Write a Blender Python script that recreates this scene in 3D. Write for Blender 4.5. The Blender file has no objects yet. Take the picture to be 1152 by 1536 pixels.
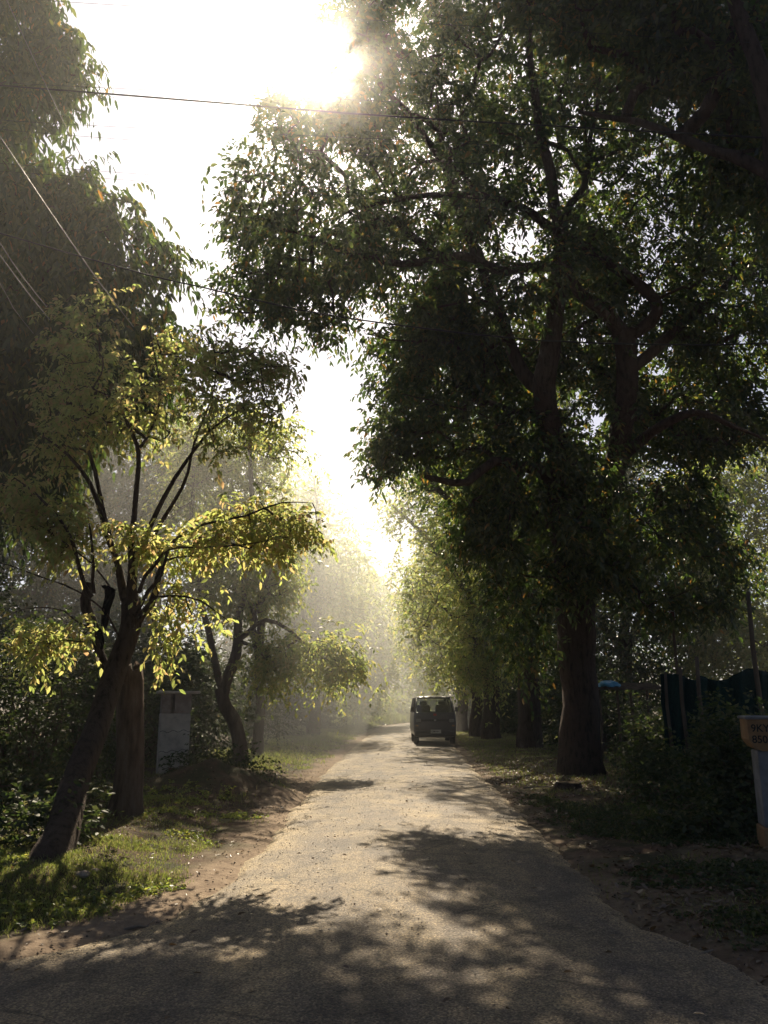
import bpy, math, random
import numpy as np
R = math.radians
sc = bpy.context.scene
col = sc.collection
rng = np.random.default_rng(11)
random.seed(5)

# ------------------------------------------------------------------ camera frame helpers
PITCH = R(13.3); EYE = 1.53; F = 1200.0
cp, sp = math.cos(PITCH), math.sin(PITCH)
def P(px, py, Y):
    """world point at forward distance Y seen in direction (px,py) (photo pixels)"""
    px = np.asarray(px, float); py = np.asarray(py, float); Y = np.asarray(Y, float)
    u = (px-576)/F; v = (768-py)/F
    dy = cp - v*sp; dz = sp + v*cp
    t = Y/dy
    return np.stack(np.broadcast_arrays(u*t, Y, EYE+dz*t), -1)
def G(px, py):
    u = (px-576)/F; v = (768-py)/F
    dy = cp - v*sp; dz = sp + v*cp
    t = -EYE/dz
    return np.array([u*t, dy*t, 0.0])
def unit(a):
    return a/np.maximum(np.linalg.norm(a, axis=-1, keepdims=True), 1e-9)
def hash3(i, j, k):
    n = (i*374761393 + j*668265263 + k*2147483647 + 1013904223) & 0xffffffff
    n = ((n ^ (n >> 13))*1274126177) & 0xffffffff
    n = ((n ^ (n >> 16))*2246822519) & 0xffffffff
    return ((n ^ (n >> 15)) & 0xffff)/65535.0
def vn(x, y, z=0.0):
    x, y, z = np.broadcast_arrays(np.asarray(x, float), np.asarray(y, float), np.asarray(z, float))
    i = np.floor(x).astype(np.int64); j = np.floor(y).astype(np.int64); k = np.floor(z).astype(np.int64)
    fx, fy, fz = x-i, y-j, z-k
    fx = fx*fx*(3-2*fx); fy = fy*fy*(3-2*fy); fz = fz*fz*(3-2*fz)
    r = 0
    for a in (0, 1):
        for b in (0, 1):
            for c in (0, 1):
                r = r + hash3(i+a, j+b, k+c)*(fx if a else 1-fx)*(fy if b else 1-fy)*(fz if c else 1-fz)
    return r

# ------------------------------------------------------------------ object helpers
def link(o, parent=None):
    col.objects.link(o)
    if parent is not None:
        o.parent = parent
    return o
def tag(o, label=None, cat=None, group=None, kind=None):
    if label: o['label'] = label
    if cat: o['category'] = cat
    if group: o['group'] = group
    if kind: o['kind'] = kind
    return o
def empty(name, loc, label, cat, group=None, rz=0):
    o = bpy.data.objects.new(name, None); o.location = tuple(float(v) for v in loc); o.rotation_euler = (0, 0, rz)
    o.empty_display_size = 0.2
    link(o); return tag(o, label, cat, group)
def mesh_np(name, V, Fs, mat, parent=None, smooth=False, origin=None):
    """V (n,3); Fs list of (m,k) int arrays"""
    V = np.asarray(V, float)
    if parent is not None and origin is None:
        V = V - np.array(parent.location)
    elif origin is not None:
        V = V - np.asarray(origin)
    me = bpy.data.meshes.new(name)
    Fs = [f for f in Fs if len(f)]
    me.vertices.add(len(V)); me.vertices.foreach_set('co', V.astype(np.float32).ravel())
    nl = sum(f.size for f in Fs); me.loops.add(nl)
    me.loops.foreach_set('vertex_index', np.concatenate([f.ravel() for f in Fs]).astype(np.int32))
    tot = np.concatenate([np.full(len(f), f.shape[1]) for f in Fs])
    st = np.concatenate([[0], np.cumsum(tot)[:-1]])
    me.polygons.add(len(tot)); me.polygons.foreach_set('loop_start', st.astype(np.int32))
    try: me.polygons.foreach_set('loop_total', tot.astype(np.int32))
    except Exception: pass
    if smooth: me.polygons.foreach_set('use_smooth', np.ones(len(tot), bool))
    me.update(calc_edges=True); me.validate()
    me.materials.append(mat)
    o = bpy.data.objects.new(name, me); link(o, parent)
    if origin is not None and parent is None: o.location = tuple(float(v) for v in origin)
    return o

class MB:
    def __init__(s): s.v = []; s.f = []
    def add(s, v, f):
        b = len(s.v); s.v += [tuple(map(float, p)) for p in v]; s.f += [tuple(b+i for i in q) for q in f]; return s
    def box(s, c, d, rz=0, taper=1.0, bev=0.0):
        x, y, z = [k/2 for k in d]; ca, sa = math.cos(rz), math.sin(rz)
        if bev <= 0:
            pts = [(sx*x*(taper if sz > 0 else 1), sy*y*(taper if sz > 0 else 1), sz*z) for sz in (-1, 1) for sx, sy in ((-1,-1),(1,-1),(1,1),(-1,1))]
            fs = [(3,2,1,0),(4,5,6,7),(0,1,5,4),(1,2,6,5),(2,3,7,6),(3,0,4,7)]
        else:
            b = bev; pts = []
            for zz, ins in ((-z, b), (-z+b, 0), (z-b, 0), (z, b)):
                k = taper if zz > 0 else 1
                X, Y = x*k-ins, y*k-ins
                pts += [(-X+b*.6,-Y,zz),(X-b*.6,-Y,zz),(X,-Y+b*.6,zz),(X,Y-b*.6,zz),(X-b*.6,Y,zz),(-X+b*.6,Y,zz),(-X,Y-b*.6,zz),(-X,-Y+b*.6,zz)]
            fs = [tuple(range(7,-1,-1)), tuple(range(24,32))]
            for r in range(3):
                for i in range(8):
                    j = (i+1) % 8; fs.append((r*8+i, r*8+j, (r+1)*8+j, (r+1)*8+i))
        return s.add([(c[0]+p[0]*ca-p[1]*sa, c[1]+p[0]*sa+p[1]*ca, c[2]+p[2]) for p in pts], fs)
    def tube(s, pts, rad, n=8, cap=True):
        pts = [np.array(p, float) for p in pts]; m = len(pts)
        rad = [rad]*m if np.isscalar(rad) else rad
        ref = None; V = []; Fc = []
        for i, p in enumerate(pts):
            t = pts[min(i+1, m-1)] - pts[max(i-1, 0)]; t /= max(np.linalg.norm(t), 1e-9)
            if ref is None:
                ref = np.cross(t, [0, 1, .1]);
                if np.linalg.norm(ref) < .1: ref = np.cross(t, [1, 0, 0])
            ref = ref - t*np.dot(ref, t); ref /= np.linalg.norm(ref); b = np.cross(t, ref)
            for k in range(n):
                a = 2*math.pi*k/n; V.append(p + rad[i]*(math.cos(a)*ref + math.sin(a)*b))
        for i in range(m-1):
            for k in range(n):
                k2 = (k+1) % n; Fc.append((i*n+k, i*n+k2, (i+1)*n+k2, (i+1)*n+k))
        if cap: Fc += [tuple(range(n-1, -1, -1)), tuple((m-1)*n+k for k in range(n))]
        return s.add(V, Fc)
    def build(s, name, mat, parent=None, smooth=False, loc=None):
        me = bpy.data.meshes.new(name)
        off = np.zeros(3)
        if loc is not None: off = np.array(loc, float)
        me.from_pydata([tuple(np.array(p)-off) for p in s.v], [], s.f); me.update()
        if smooth: me.polygons.foreach_set('use_smooth', [True]*len(me.polygons))
        me.materials.append(mat); o = bpy.data.objects.new(name, me); link(o, parent)
        if loc is not None: o.location = tuple(float(v) for v in loc)
        return o

# ------------------------------------------------------------------ materials
def mat(name):
    m = bpy.data.materials.new(name); m.use_nodes = True
    nt = m.node_tree; nt.nodes.clear(); return m, nt
def N(nt, t, **k):
    n = nt.nodes.new(t)
    for a, b in k.items():
        if a in n.inputs.keys() if hasattr(n.inputs, 'keys') else False: n.inputs[a].default_value = b
        else: setattr(n, a, b)
    return n
def noise_node(nt, scale, detail=6, rough=.55, vec=None):
    n = nt.nodes.new('ShaderNodeTexNoise'); n.inputs['Scale'].default_value = scale
    n.inputs['Detail'].default_value = detail; n.inputs['Roughness'].default_value = rough
    if vec is not None: nt.links.new(vec, n.inputs['Vector'])
    return n
def ramp(nt, fac, stops):
    r = nt.nodes.new('ShaderNodeValToRGB'); nt.links.new(fac, r.inputs[0])
    e = r.color_ramp.elements
    while len(e) < len(stops): e.new(.5)
    for i, (p, c) in enumerate(stops):
        e[i].position = p; e[i].color = (*c, 1)
    return r
def leaf_mat(name, stops, trans, tw=.5, gl=.05, rough=.4):
    m, nt = mat(name)
    g = nt.nodes.new('ShaderNodeNewGeometry')
    r1 = ramp(nt, g.outputs['Random Per Island'], stops)
    r2 = ramp(nt, g.outputs['Random Per Island'], trans)
    d = nt.nodes.new('ShaderNodeBsdfDiffuse'); nt.links.new(r1.outputs[0], d.inputs[0])
    t = nt.nodes.new('ShaderNodeBsdfTranslucent'); nt.links.new(r2.outputs[0], t.inputs[0])
    gl_ = nt.nodes.new('ShaderNodeBsdfGlossy'); gl_.inputs['Roughness'].default_value = rough
    gl_.inputs[0].default_value = (.9, .9, .9, 1)
    m1 = nt.nodes.new('ShaderNodeMixShader'); m1.inputs[0].default_value = tw
    m2 = nt.nodes.new('ShaderNodeMixShader'); m2.inputs[0].default_value = gl
    nt.links.new(d.outputs[0], m1.inputs[1]); nt.links.new(t.outputs[0], m1.inputs[2])
    nt.links.new(m1.outputs[0], m2.inputs[1]); nt.links.new(gl_.outputs[0], m2.inputs[2])
    o = nt.nodes.new('ShaderNodeOutputMaterial'); nt.links.new(m2.outputs[0], o.inputs[0])
    return m
def surf_mat(name, c1, c2, scale=4, rough=.8, bump=.3, bscale=30, c3=None, stretch=None, metal=0, bdist=.02, spec=.5):
    m, nt = mat(name)
    tc = nt.nodes.new('ShaderNodeTexCoord'); vec = tc.outputs['Object']
    if stretch:
        mp = nt.nodes.new('ShaderNodeMapping'); mp.inputs['Scale'].default_value = stretch
        nt.links.new(vec, mp.inputs[0]); vec = mp.outputs[0]
    n = noise_node(nt, scale, 8, .6, vec)
    st = [(.35, c1), (.65, c2)] if c3 is None else [(.3, c1), (.5, c2), (.7, c3)]
    r = ramp(nt, n.outputs[0], st)
    b = nt.nodes.new('ShaderNodeBsdfPrincipled'); nt.links.new(r.outputs[0], b.inputs['Base Color'])
    b.inputs['Roughness'].default_value = rough; b.inputs['Metallic'].default_value = metal
    b.inputs['Specular IOR Level'].default_value = spec
    if bump:
        n2 = noise_node(nt, bscale, 8, .65, vec)
        bp = nt.nodes.new('ShaderNodeBump'); bp.inputs['Strength'].default_value = bump; bp.inputs['Distance'].default_value = bdist
        nt.links.new(n2.outputs[0], bp.inputs['Height']); nt.links.new(bp.outputs[0], b.inputs['Normal'])
    o = nt.nodes.new('ShaderNodeOutputMaterial'); nt.links.new(b.outputs[0], o.inputs[0])
    return m
def plain(name, c, rough=.5, metal=0, spec=.5):
    return surf_mat(name, tuple(k*.85 for k in c), tuple(min(1, k*1.12) for k in c), 9, rough, .08, 60, metal=metal, spec=spec)

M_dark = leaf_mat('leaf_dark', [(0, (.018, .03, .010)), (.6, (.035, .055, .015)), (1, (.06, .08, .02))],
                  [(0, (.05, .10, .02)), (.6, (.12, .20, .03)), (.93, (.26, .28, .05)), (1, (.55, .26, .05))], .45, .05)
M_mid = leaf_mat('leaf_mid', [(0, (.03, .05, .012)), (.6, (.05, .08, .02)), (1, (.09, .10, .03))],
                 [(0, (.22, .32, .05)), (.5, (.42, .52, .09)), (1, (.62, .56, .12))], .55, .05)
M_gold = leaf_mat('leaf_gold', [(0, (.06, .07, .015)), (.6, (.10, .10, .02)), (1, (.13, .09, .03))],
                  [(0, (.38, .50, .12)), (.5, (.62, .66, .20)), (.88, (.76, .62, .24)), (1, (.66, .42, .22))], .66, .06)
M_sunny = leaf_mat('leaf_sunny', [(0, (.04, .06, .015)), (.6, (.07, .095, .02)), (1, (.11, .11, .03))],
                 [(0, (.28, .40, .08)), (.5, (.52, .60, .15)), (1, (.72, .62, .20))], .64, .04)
M_bush = leaf_mat('leaf_bush', [(0, (.02, .03, .010)), (.7, (.04, .055, .018)), (1, (.07, .075, .03))],
                  [(0, (.05, .09, .02)), (.7, (.12, .17, .04)), (1, (.22, .20, .08))], .4, .035, .5)
M_grass = leaf_mat('grass_blade', [(0, (.05, .065, .018)), (.7, (.085, .10, .03)), (1, (.15, .13, .06))],
                   [(0, (.22, .29, .05)), (.7, (.36, .42, .09)), (1, (.46, .38, .16))], .5, .04)
M_dry = leaf_mat('dry_leaf', [(0, (.07, .035, .018)), (.6, (.13, .08, .045)), (1, (.18, .13, .085))],
                 [(0, (.12, .06, .02)), (.6, (.2, .12, .04)), (1, (.3, .2, .1))], .2, .08, .4)
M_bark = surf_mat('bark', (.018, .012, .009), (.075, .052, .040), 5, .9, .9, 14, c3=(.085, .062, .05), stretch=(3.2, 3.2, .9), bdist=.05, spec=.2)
M_bark2 = surf_mat('bark_brown', (.035, .022, .016), (.11, .075, .055), 4, .9, .8, 12, c3=(.17, .13, .10), stretch=(2.4, 2.4, .6), bdist=.04, spec=.2)
M_wire = plain('wire_rubber', (.02, .02, .02), .5)
M_wire2 = plain('wire_aluminium', (.20, .19, .18), .5, metal=.5)
M_conc = surf_mat('old_whitewash', (.28, .25, .22), (.55, .49, .43), 4, .9, .5, 25, c3=(.68, .61, .53), bdist=.01)
M_brick = surf_mat('exposed_brick', (.16, .07, .05), (.28, .14, .10), 9, .9, .6, 30)
M_pillar = surf_mat('grey_plaster', (.13, .13, .14), (.24, .24, .26), 6, .85, .4, 30)
M_white = surf_mat('white_paint', (.42, .42, .44), (.62, .61, .63), 7, .6, .2, 40)
M_orange = surf_mat('ochre_paint', (.20, .11, .05), (.31, .18, .085), 8, .8, .3, 40)
M_black = plain('black_paint', (.012, .012, .012), .55)
M_text = plain('black_lettering', (.008, .008, .008), .7)
M_net = surf_mat('shade_net', (.004, .022, .020), (.009, .042, .036), 30, .85, .5, 220, spec=.2)
M_blue = plain('blue_plastic', (.03, .22, .38), .4)
M_cloth = plain('black_cloth', (.008, .007, .008), .95, spec=.1)
M_wood = surf_mat('weathered_wood', (.05, .035, .025), (.13, .10, .07), 6, .9, .5, 30, stretch=(1, 1, .3))
M_wall = surf_mat('brown_wall', (.12, .07, .05), (.20, .13, .10), 1.5, .9, .5, 12)
M_rock = surf_mat('rock', (.16, .12, .09), (.30, .25, .20), 8, .9, .8, 25)
M_paint = plain('van_paint', (.06, .058, .066), .3)
M_plastic = plain('van_plastic', (.025, .025, .028), .6)
M_rubber = plain('tyre_rubber', (.015, .015, .015), .85)
M_steel = plain('wheel_steel', (.30, .30, .31), .4, metal=.7)
M_lens = plain('lamp_lens', (.20, .20, .20), .15)
M_plate = plain('plate_white', (.42, .42, .40), .5)
M_red = plain('red_sticker', (.35, .03, .03), .5)
M_seat = plain('seat_vinyl', (.03, .03, .035), .7)
def glass():
    m, nt = mat('window_glass')
    t = nt.nodes.new('ShaderNodeBsdfTransparent'); t.inputs[0].default_value = (.55, .58, .57, 1)
    g = nt.nodes.new('ShaderNodeBsdfGlossy'); g.inputs['Roughness'].default_value = .03
    x = nt.nodes.new('ShaderNodeMixShader'); x.inputs[0].default_value = .10
    o = nt.nodes.new('ShaderNodeOutputMaterial')
    nt.links.new(t.outputs[0], x.inputs[1]); nt.links.new(g.outputs[0], x.inputs[2]); nt.links.new(x.outputs[0], o.inputs[0])
    return m
M_glass = glass()

# ------------------------------------------------------------------ road outline and terrain
Lpx = [(0, 1440), (120, 1415), (230, 1385), (330, 1330), (400, 1270), (440, 1215), (480, 1165), (520, 1130), (548, 1107)]
Rpx = [(1152, 1475), (1060, 1430), (960, 1385), (900, 1340), (850, 1290), (800, 1240), (760, 1200), (715, 1160), (692, 1130)]
Lw = [G(*p)[:2] for p in Lpx]; Rw = [G(*p)[:2] for p in Rpx]
Lw = [(-30, -20), (-30, 1.5), (-12, 2.6), (-6, 3.6), (-3.6, 4.5)] + [tuple(p) for p in Lw] + [(-.35, 44), (.15, 52), (1.4, 58), (4, 64), (9, 69), (20, 74)]
Rw = [(30, -20), (30, 1.0), (9, 2.0), (4.6, 3.2), (3.1, 4.0)] + [tuple(p) for p in Rw] + [(2.95, 40), (3.4, 48), (5, 54), (8, 59), (13, 63), (24, 67)]
Ly = np.array([p[1] for p in Lw]); Lx = np.array([p[0] for p in Lw])
Ry = np.array([p[1] for p in Rw]); Rx = np.array([p[0] for p in Rw])
def xl(y): return np.interp(y, Ly, Lx) + .10*(vn(np.asarray(y)*1.3, 3.1)-.5) + .07*(vn(np.asarray(y)*5, 9.1)-.5) + .05*(vn(np.asarray(y)*14, 2.1)-.5)
def xr(y): return np.interp(y, Ry, Rx) + .12*(vn(np.asarray(y)*1.1, 7.7)-.5) + .10*(vn(np.asarray(y)*4, 1.7)-.5) + .06*(vn(np.asarray(y)*13, 5.7)-.5)
def sm(a, b, x):
    t = np.clip((x-a)/(b-a), 0, 1); return t*t*(3-2*t)
def out_d(x, y):
    return np.maximum(xl(y)-x, x-xr(y))
def gh(x, y):
    x = np.asarray(x, float); y = np.asarray(y, float)
    d = out_d(x, y); left = (x < (xl(y)+xr(y))/2)
    h = -.035*(1-sm(-.12, .12, d)) + .02*sm(.0, .3, d)
    h = h + sm(.1, 1.2, d)*.05*(vn(x*1.7, y*1.7)-.35) + sm(.1, 1., d)*.02*vn(x*6, y*6)
    h = h + np.where(left, .13*sm(.6, 1.6, d) + .35*sm(2.2, 6, d), .05*sm(.5, 2, d)+.15*sm(3, 7, d))
    q = ((x+2.75)/1.25)**2 + ((y-13.6)/1.0)**2
    h = h + .40*np.exp(-q*1.4)*(.8+.4*vn(x*4, y*4))*sm(0, .3, d)
    h = h + sm(30, 80, np.abs(x))*2.0*vn(x/40, y/40)
    return h
def gz(x, y): return float(gh(np.array([x]), np.array([y]))[0])

def axis(parts):
    a = [np.arange(s, e, st) for s, e, st in parts]; return np.concatenate(a)
xs = axis([(-300, -40, 20), (-40, -9, 1.5), (-9, 9, .09), (9, 40, 1.5), (40, 320, 20)])
ys = axis([(-60, 2, 2.0), (2, 20, .09), (20, 60, .3), (60, 120, 2), (120, 620, 25)])
X, Y = np.meshgrid(xs, ys)
Z = gh(X, Y)
nx, ny = len(xs), len(ys)
idx = np.arange(nx*ny).reshape(ny, nx)
quads = np.stack([idx[:-1, :-1], idx[:-1, 1:], idx[1:, 1:], idx[1:, :-1]], -1).reshape(-1, 4)
def ground_mat():
    m, nt = mat('soil')
    tc = nt.nodes.new('ShaderNodeTexCoord'); v = tc.outputs['Object']
    a = nt.nodes.new('ShaderNodeAttribute'); a.attribute_name = 'sand'
    n1 = noise_node(nt, 2.2, 8, .6, v); n2 = noise_node(nt, 40, 8, .7, v); n3 = noise_node(nt, 9, 6, .6, v)
    soil = ramp(nt, n3.outputs[0], [(.3, (.045, .026, .018)), (.5, (.09, .055, .04)), (.7, (.13, .085, .06))])
    moss = ramp(nt, n3.outputs[0], [(.3, (.03, .03, .014)), (.7, (.06, .06, .028))])
    sand = ramp(nt, n3.outputs[0], [(.3, (.17, .12, .085)), (.7, (.32, .245, .175))])
    x1 = nt.nodes.new('ShaderNodeMixRGB'); rr = ramp(nt, n1.outputs[0], [(.4, (0, 0, 0)), (.6, (1, 1, 1))])
    nt.links.new(rr.outputs[0], x1.inputs[0]); nt.links.new(soil.outputs[0], x1.inputs[1]); nt.links.new(moss.outputs[0], x1.inputs[2])
    x2 = nt.nodes.new('ShaderNodeMixRGB'); nt.links.new(a.outputs['Fac'], x2.inputs[0]); nt.links.new(x1.outputs[0], x2.inputs[1]); nt.links.new(sand.outputs[0], x2.inputs[2])
    b = nt.nodes.new('ShaderNodeBsdfPrincipled'); nt.links.new(x2.outputs[0], b.inputs['Base Color']); b.inputs['Roughness'].default_value = .95
    b.inputs['Specular IOR Level'].default_value = .2
    bp = nt.nodes.new('ShaderNodeBump'); bp.inputs['Strength'].default_value = .8; bp.inputs['Distance'].default_value = .025
    nt.links.new(n2.outputs[0], bp.inputs['Height']); nt.links.new(bp.outputs[0], b.inputs['Normal'])
    o = nt.nodes.new('ShaderNodeOutputMaterial'); nt.links.new(b.outputs[0], o.inputs[0]); return m
def road_mat():
    m, nt = mat('worn_asphalt')
    tc = nt.nodes.new('ShaderNodeTexCoord'); v = tc.outputs['Object']
    mpb = nt.nodes.new('ShaderNodeMapping'); mpb.inputs['Scale'].default_value = (1.5, .45, 1); nt.links.new(v, mpb.inputs[0]); big = noise_node(nt, 1.1, 8, .65, mpb.outputs[0]); fine = noise_node(nt, 70, 4, .7, v)
    vo = nt.nodes.new('ShaderNodeTexVoronoi'); vo.inputs['Scale'].default_value = 95; nt.links.new(v, vo.inputs['Vector'])
    vo2 = nt.nodes.new('ShaderNodeTexVoronoi'); vo2.inputs['Scale'].default_value = 48; nt.links.new(v, vo2.inputs['Vector'])
    base = ramp(nt, fine.outputs[0], [(.3, (.055, .045, .045)), (.5, (.12, .098, .085)), (.68, (.27, .22, .165))])
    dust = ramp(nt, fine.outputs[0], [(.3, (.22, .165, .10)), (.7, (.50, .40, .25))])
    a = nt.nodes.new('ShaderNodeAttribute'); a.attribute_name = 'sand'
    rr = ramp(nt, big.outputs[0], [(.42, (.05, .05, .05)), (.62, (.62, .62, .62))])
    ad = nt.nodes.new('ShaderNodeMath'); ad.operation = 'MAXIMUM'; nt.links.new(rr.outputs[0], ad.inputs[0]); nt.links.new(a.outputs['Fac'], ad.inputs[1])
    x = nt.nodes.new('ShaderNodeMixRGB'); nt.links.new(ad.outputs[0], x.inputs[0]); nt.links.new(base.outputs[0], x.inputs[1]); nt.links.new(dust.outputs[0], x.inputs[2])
    wv = noise_node(nt, 1.3, 5, .6, v); mw = nt.nodes.new('ShaderNodeMixRGB'); mw.inputs[0].default_value = .35
    nt.links.new(v, mw.inputs[1]); nt.links.new(wv.outputs['Color'], mw.inputs[2])
    cr = nt.nodes.new('ShaderNodeTexVoronoi'); cr.feature = 'DISTANCE_TO_EDGE'; cr.inputs['Scale'].default_value = 1.6; nt.links.new(mw.outputs[0], cr.inputs['Vector'])
    crr = ramp(nt, cr.outputs['Distance'], [(0, (.25, .24, .23)), (.018, (1, 1, 1))])
    msk = noise_node(nt, .9, 3, .5, v); mr = ramp(nt, msk.outputs[0], [(.5, (0, 0, 0)), (.6, (1, 1, 1))])
    patch = ramp(nt, noise_node(nt, 1.9, 7, .7, v).outputs[0], [(.40, (.55, .54, .55)), (.50, (1, 1, 1)), (.64, (1.2, 1.15, 1.05))])
    xc = nt.nodes.new('ShaderNodeMixRGB'); xc.blend_type = 'MULTIPLY'; nt.links.new(mr.outputs[0], xc.inputs[0]); nt.links.new(x.outputs[0], xc.inputs[1]); nt.links.new(crr.outputs[0], xc.inputs[2])
    x = nt.nodes.new('ShaderNodeMixRGB'); x.blend_type = 'MULTIPLY'; x.inputs[0].default_value = .8; nt.links.new(xc.outputs[0], x.inputs[1]); nt.links.new(patch.outputs[0], x.inputs[2])
    sv = nt.nodes.new('ShaderNodeMixRGB'); sv.blend_type = 'MULTIPLY'; sv.inputs[0].default_value = .85
    vr = ramp(nt, vo.outputs['Color'], [(.1, (.34, .33, .32)), (.5, (1.0, .97, .90)), (.95, (2.1, 2.0, 1.75))])
    nt.links.new(x.outputs[0], sv.inputs[1]); nt.links.new(vr.outputs[0], sv.inputs[2])
    b = nt.nodes.new('ShaderNodeBsdfPrincipled'); nt.links.new(sv.outputs[0], b.inputs['Base Color']); b.inputs['Roughness'].default_value = .72
    mx = nt.nodes.new('ShaderNodeMath'); mx.operation = 'ADD'; nt.links.new(vo.outputs['Distance'], mx.inputs[0]); nt.links.new(vo2.outputs['Distance'], mx.inputs[1])
    my = nt.nodes.new('ShaderNodeMath'); my.operation = 'SUBTRACT'; nt.links.new(fine.outputs[0], my.inputs[0]); nt.links.new(mx.outputs[0], my.inputs[1])
    bp = nt.nodes.new('ShaderNodeBump'); bp.inputs['Strength'].default_value = 1.0; bp.inputs['Distance'].default_value = .011
    nt.links.new(my.outputs[0], bp.inputs['Height']); nt.links.new(bp.outputs[0], b.inputs['Normal'])
    o = nt.nodes.new('ShaderNodeOutputMaterial'); nt.links.new(b.outputs[0], o.inputs[0]); return m
def add_attr(o, name, vals):
    a = o.data.attributes.new(name, 'FLOAT', 'POINT'); a.data.foreach_set('value', np.asarray(vals, np.float32).ravel())

V = np.stack([X, Y, Z], -1).reshape(-1, 3)
ground = mesh_np('ground', V, [quads], ground_mat(), smooth=True); tag(ground, 'earth verges of brown soil beside the road', kind='structure')
d = out_d(X, Y); leftm = X < (xl(Y)+xr(Y))/2
sand = np.where(leftm, (1-sm(.15, .75, d+.5*(vn(X*2.5, Y*2.5)-.5)))*1.0, .35*(1-sm(.0, .6, d+.5*(vn(X*2, Y*2)-.5))))
sand = np.clip(sand + np.where(~leftm, .30*sm(.55, .7, vn(X*.9, Y*2.0, 4)), .0), 0, 1)
add_attr(ground, 'sand', sand)

ry = axis([(-19, 3, .5), (3, 30, .07), (30, 74, .25)])
rt = np.linspace(0, 1, 40)
XL = xl(ry)+.0; XR = xr(ry)
RX = XL[:, None]*(1-rt) + XR[:, None]*rt; RY = np.repeat(ry[:, None], len(rt), 1)
RZ = .012 + .035*(1-(2*rt-1)**2)[None, :]*np.ones_like(RX) + .012*(vn(RX*1.5, RY*1.5)-.5) - .03*(np.abs(2*rt-1)[None, :] > .999)
idx = np.arange(RX.size).reshape(RX.shape)
quads = np.stack([idx[:-1, :-1], idx[:-1, 1:], idx[1:, 1:], idx[1:, :-1]], -1).reshape(-1, 4)
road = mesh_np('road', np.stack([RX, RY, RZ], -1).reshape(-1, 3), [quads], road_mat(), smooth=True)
tag(road, 'narrow worn asphalt road with dusty gravelly surface', kind='structure')
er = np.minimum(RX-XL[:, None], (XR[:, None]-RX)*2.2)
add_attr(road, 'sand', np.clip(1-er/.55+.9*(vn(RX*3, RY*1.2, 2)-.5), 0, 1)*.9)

# ------------------------------------------------------------------ foliage machinery
def leaves(o, dirs, L, k, ll, lw, droop, hexa=True, jit=.35):
    """compound sprays: k leaflets along a drooping rachis starting at o"""
    n = len(o); d = unit(dirs)
    Ls = L*(.7+.6*rng.random((n, 1, 1)))
    t = ((np.arange(k)+.5)/k)[None, :, None] + (rng.random((n, k, 1))-.5)*.6/k
    dr = droop*(.5+rng.random((n, 1, 1)))
    down = np.array([0, 0, -1.0])
    pos = o[:, None]+d[:, None]*Ls*t+down*Ls*t*t*dr*.6
    tan = unit(d[:, None]+down*t*dr*1.2)
    side = np.cross(tan, np.array([0, 0, 1.0])+.3*rng.normal(size=(n, 1, 3))); side = unit(side)
    s = np.where(np.arange(k) % 2 == 0, 1., -1.)[None, :, None]
    ld = unit(tan*.55+side*s*.75+down*dr*(.3+.7*rng.random((n, k, 1)))+jit*rng.normal(size=(n, k, 3))*.6)
    nr = np.array([0, 0, 1.0])+.7*rng.normal(size=(n, k, 3)); nr = unit(nr-ld*(nr*ld).sum(-1, keepdims=True))
    w = np.cross(ld, nr)
    sz = (.65+.6*rng.random((n, k, 1)))
    a = ll*sz; b = lw*sz*(.8+.4*rng.random((n, k, 1)))
    if hexa:
        bend = down*a*.18
        pts = [pos, pos+ld*a*.3+w*b*.5+nr*b*.18, pos+ld*a*.68+w*b*.42+nr*b*.12+bend*.4, pos+ld*a+bend,
               pos+ld*a*.68-w*b*.42+nr*b*.12+bend*.4, pos+ld*a*.3-w*b*.5+nr*b*.18]
        V = np.stack(pts, 2).reshape(-1, 3); m = n*k; b0 = np.arange(m)[:, None]*6
        return V, np.concatenate([b0+np.array([0, 1, 2, 3]), b0+np.array([0, 3, 4, 5])])
    pts = [pos, pos+ld*a*.45+w*b*.5, pos+ld*a, pos+ld*a*.45-w*b*.5+nr*b*.2]
    V = np.stack(pts, 2).reshape(-1, 3); m = n*k; b0 = np.arange(m)[:, None]*4
    return V, b0+np.array([0, 1, 2, 3])

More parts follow.
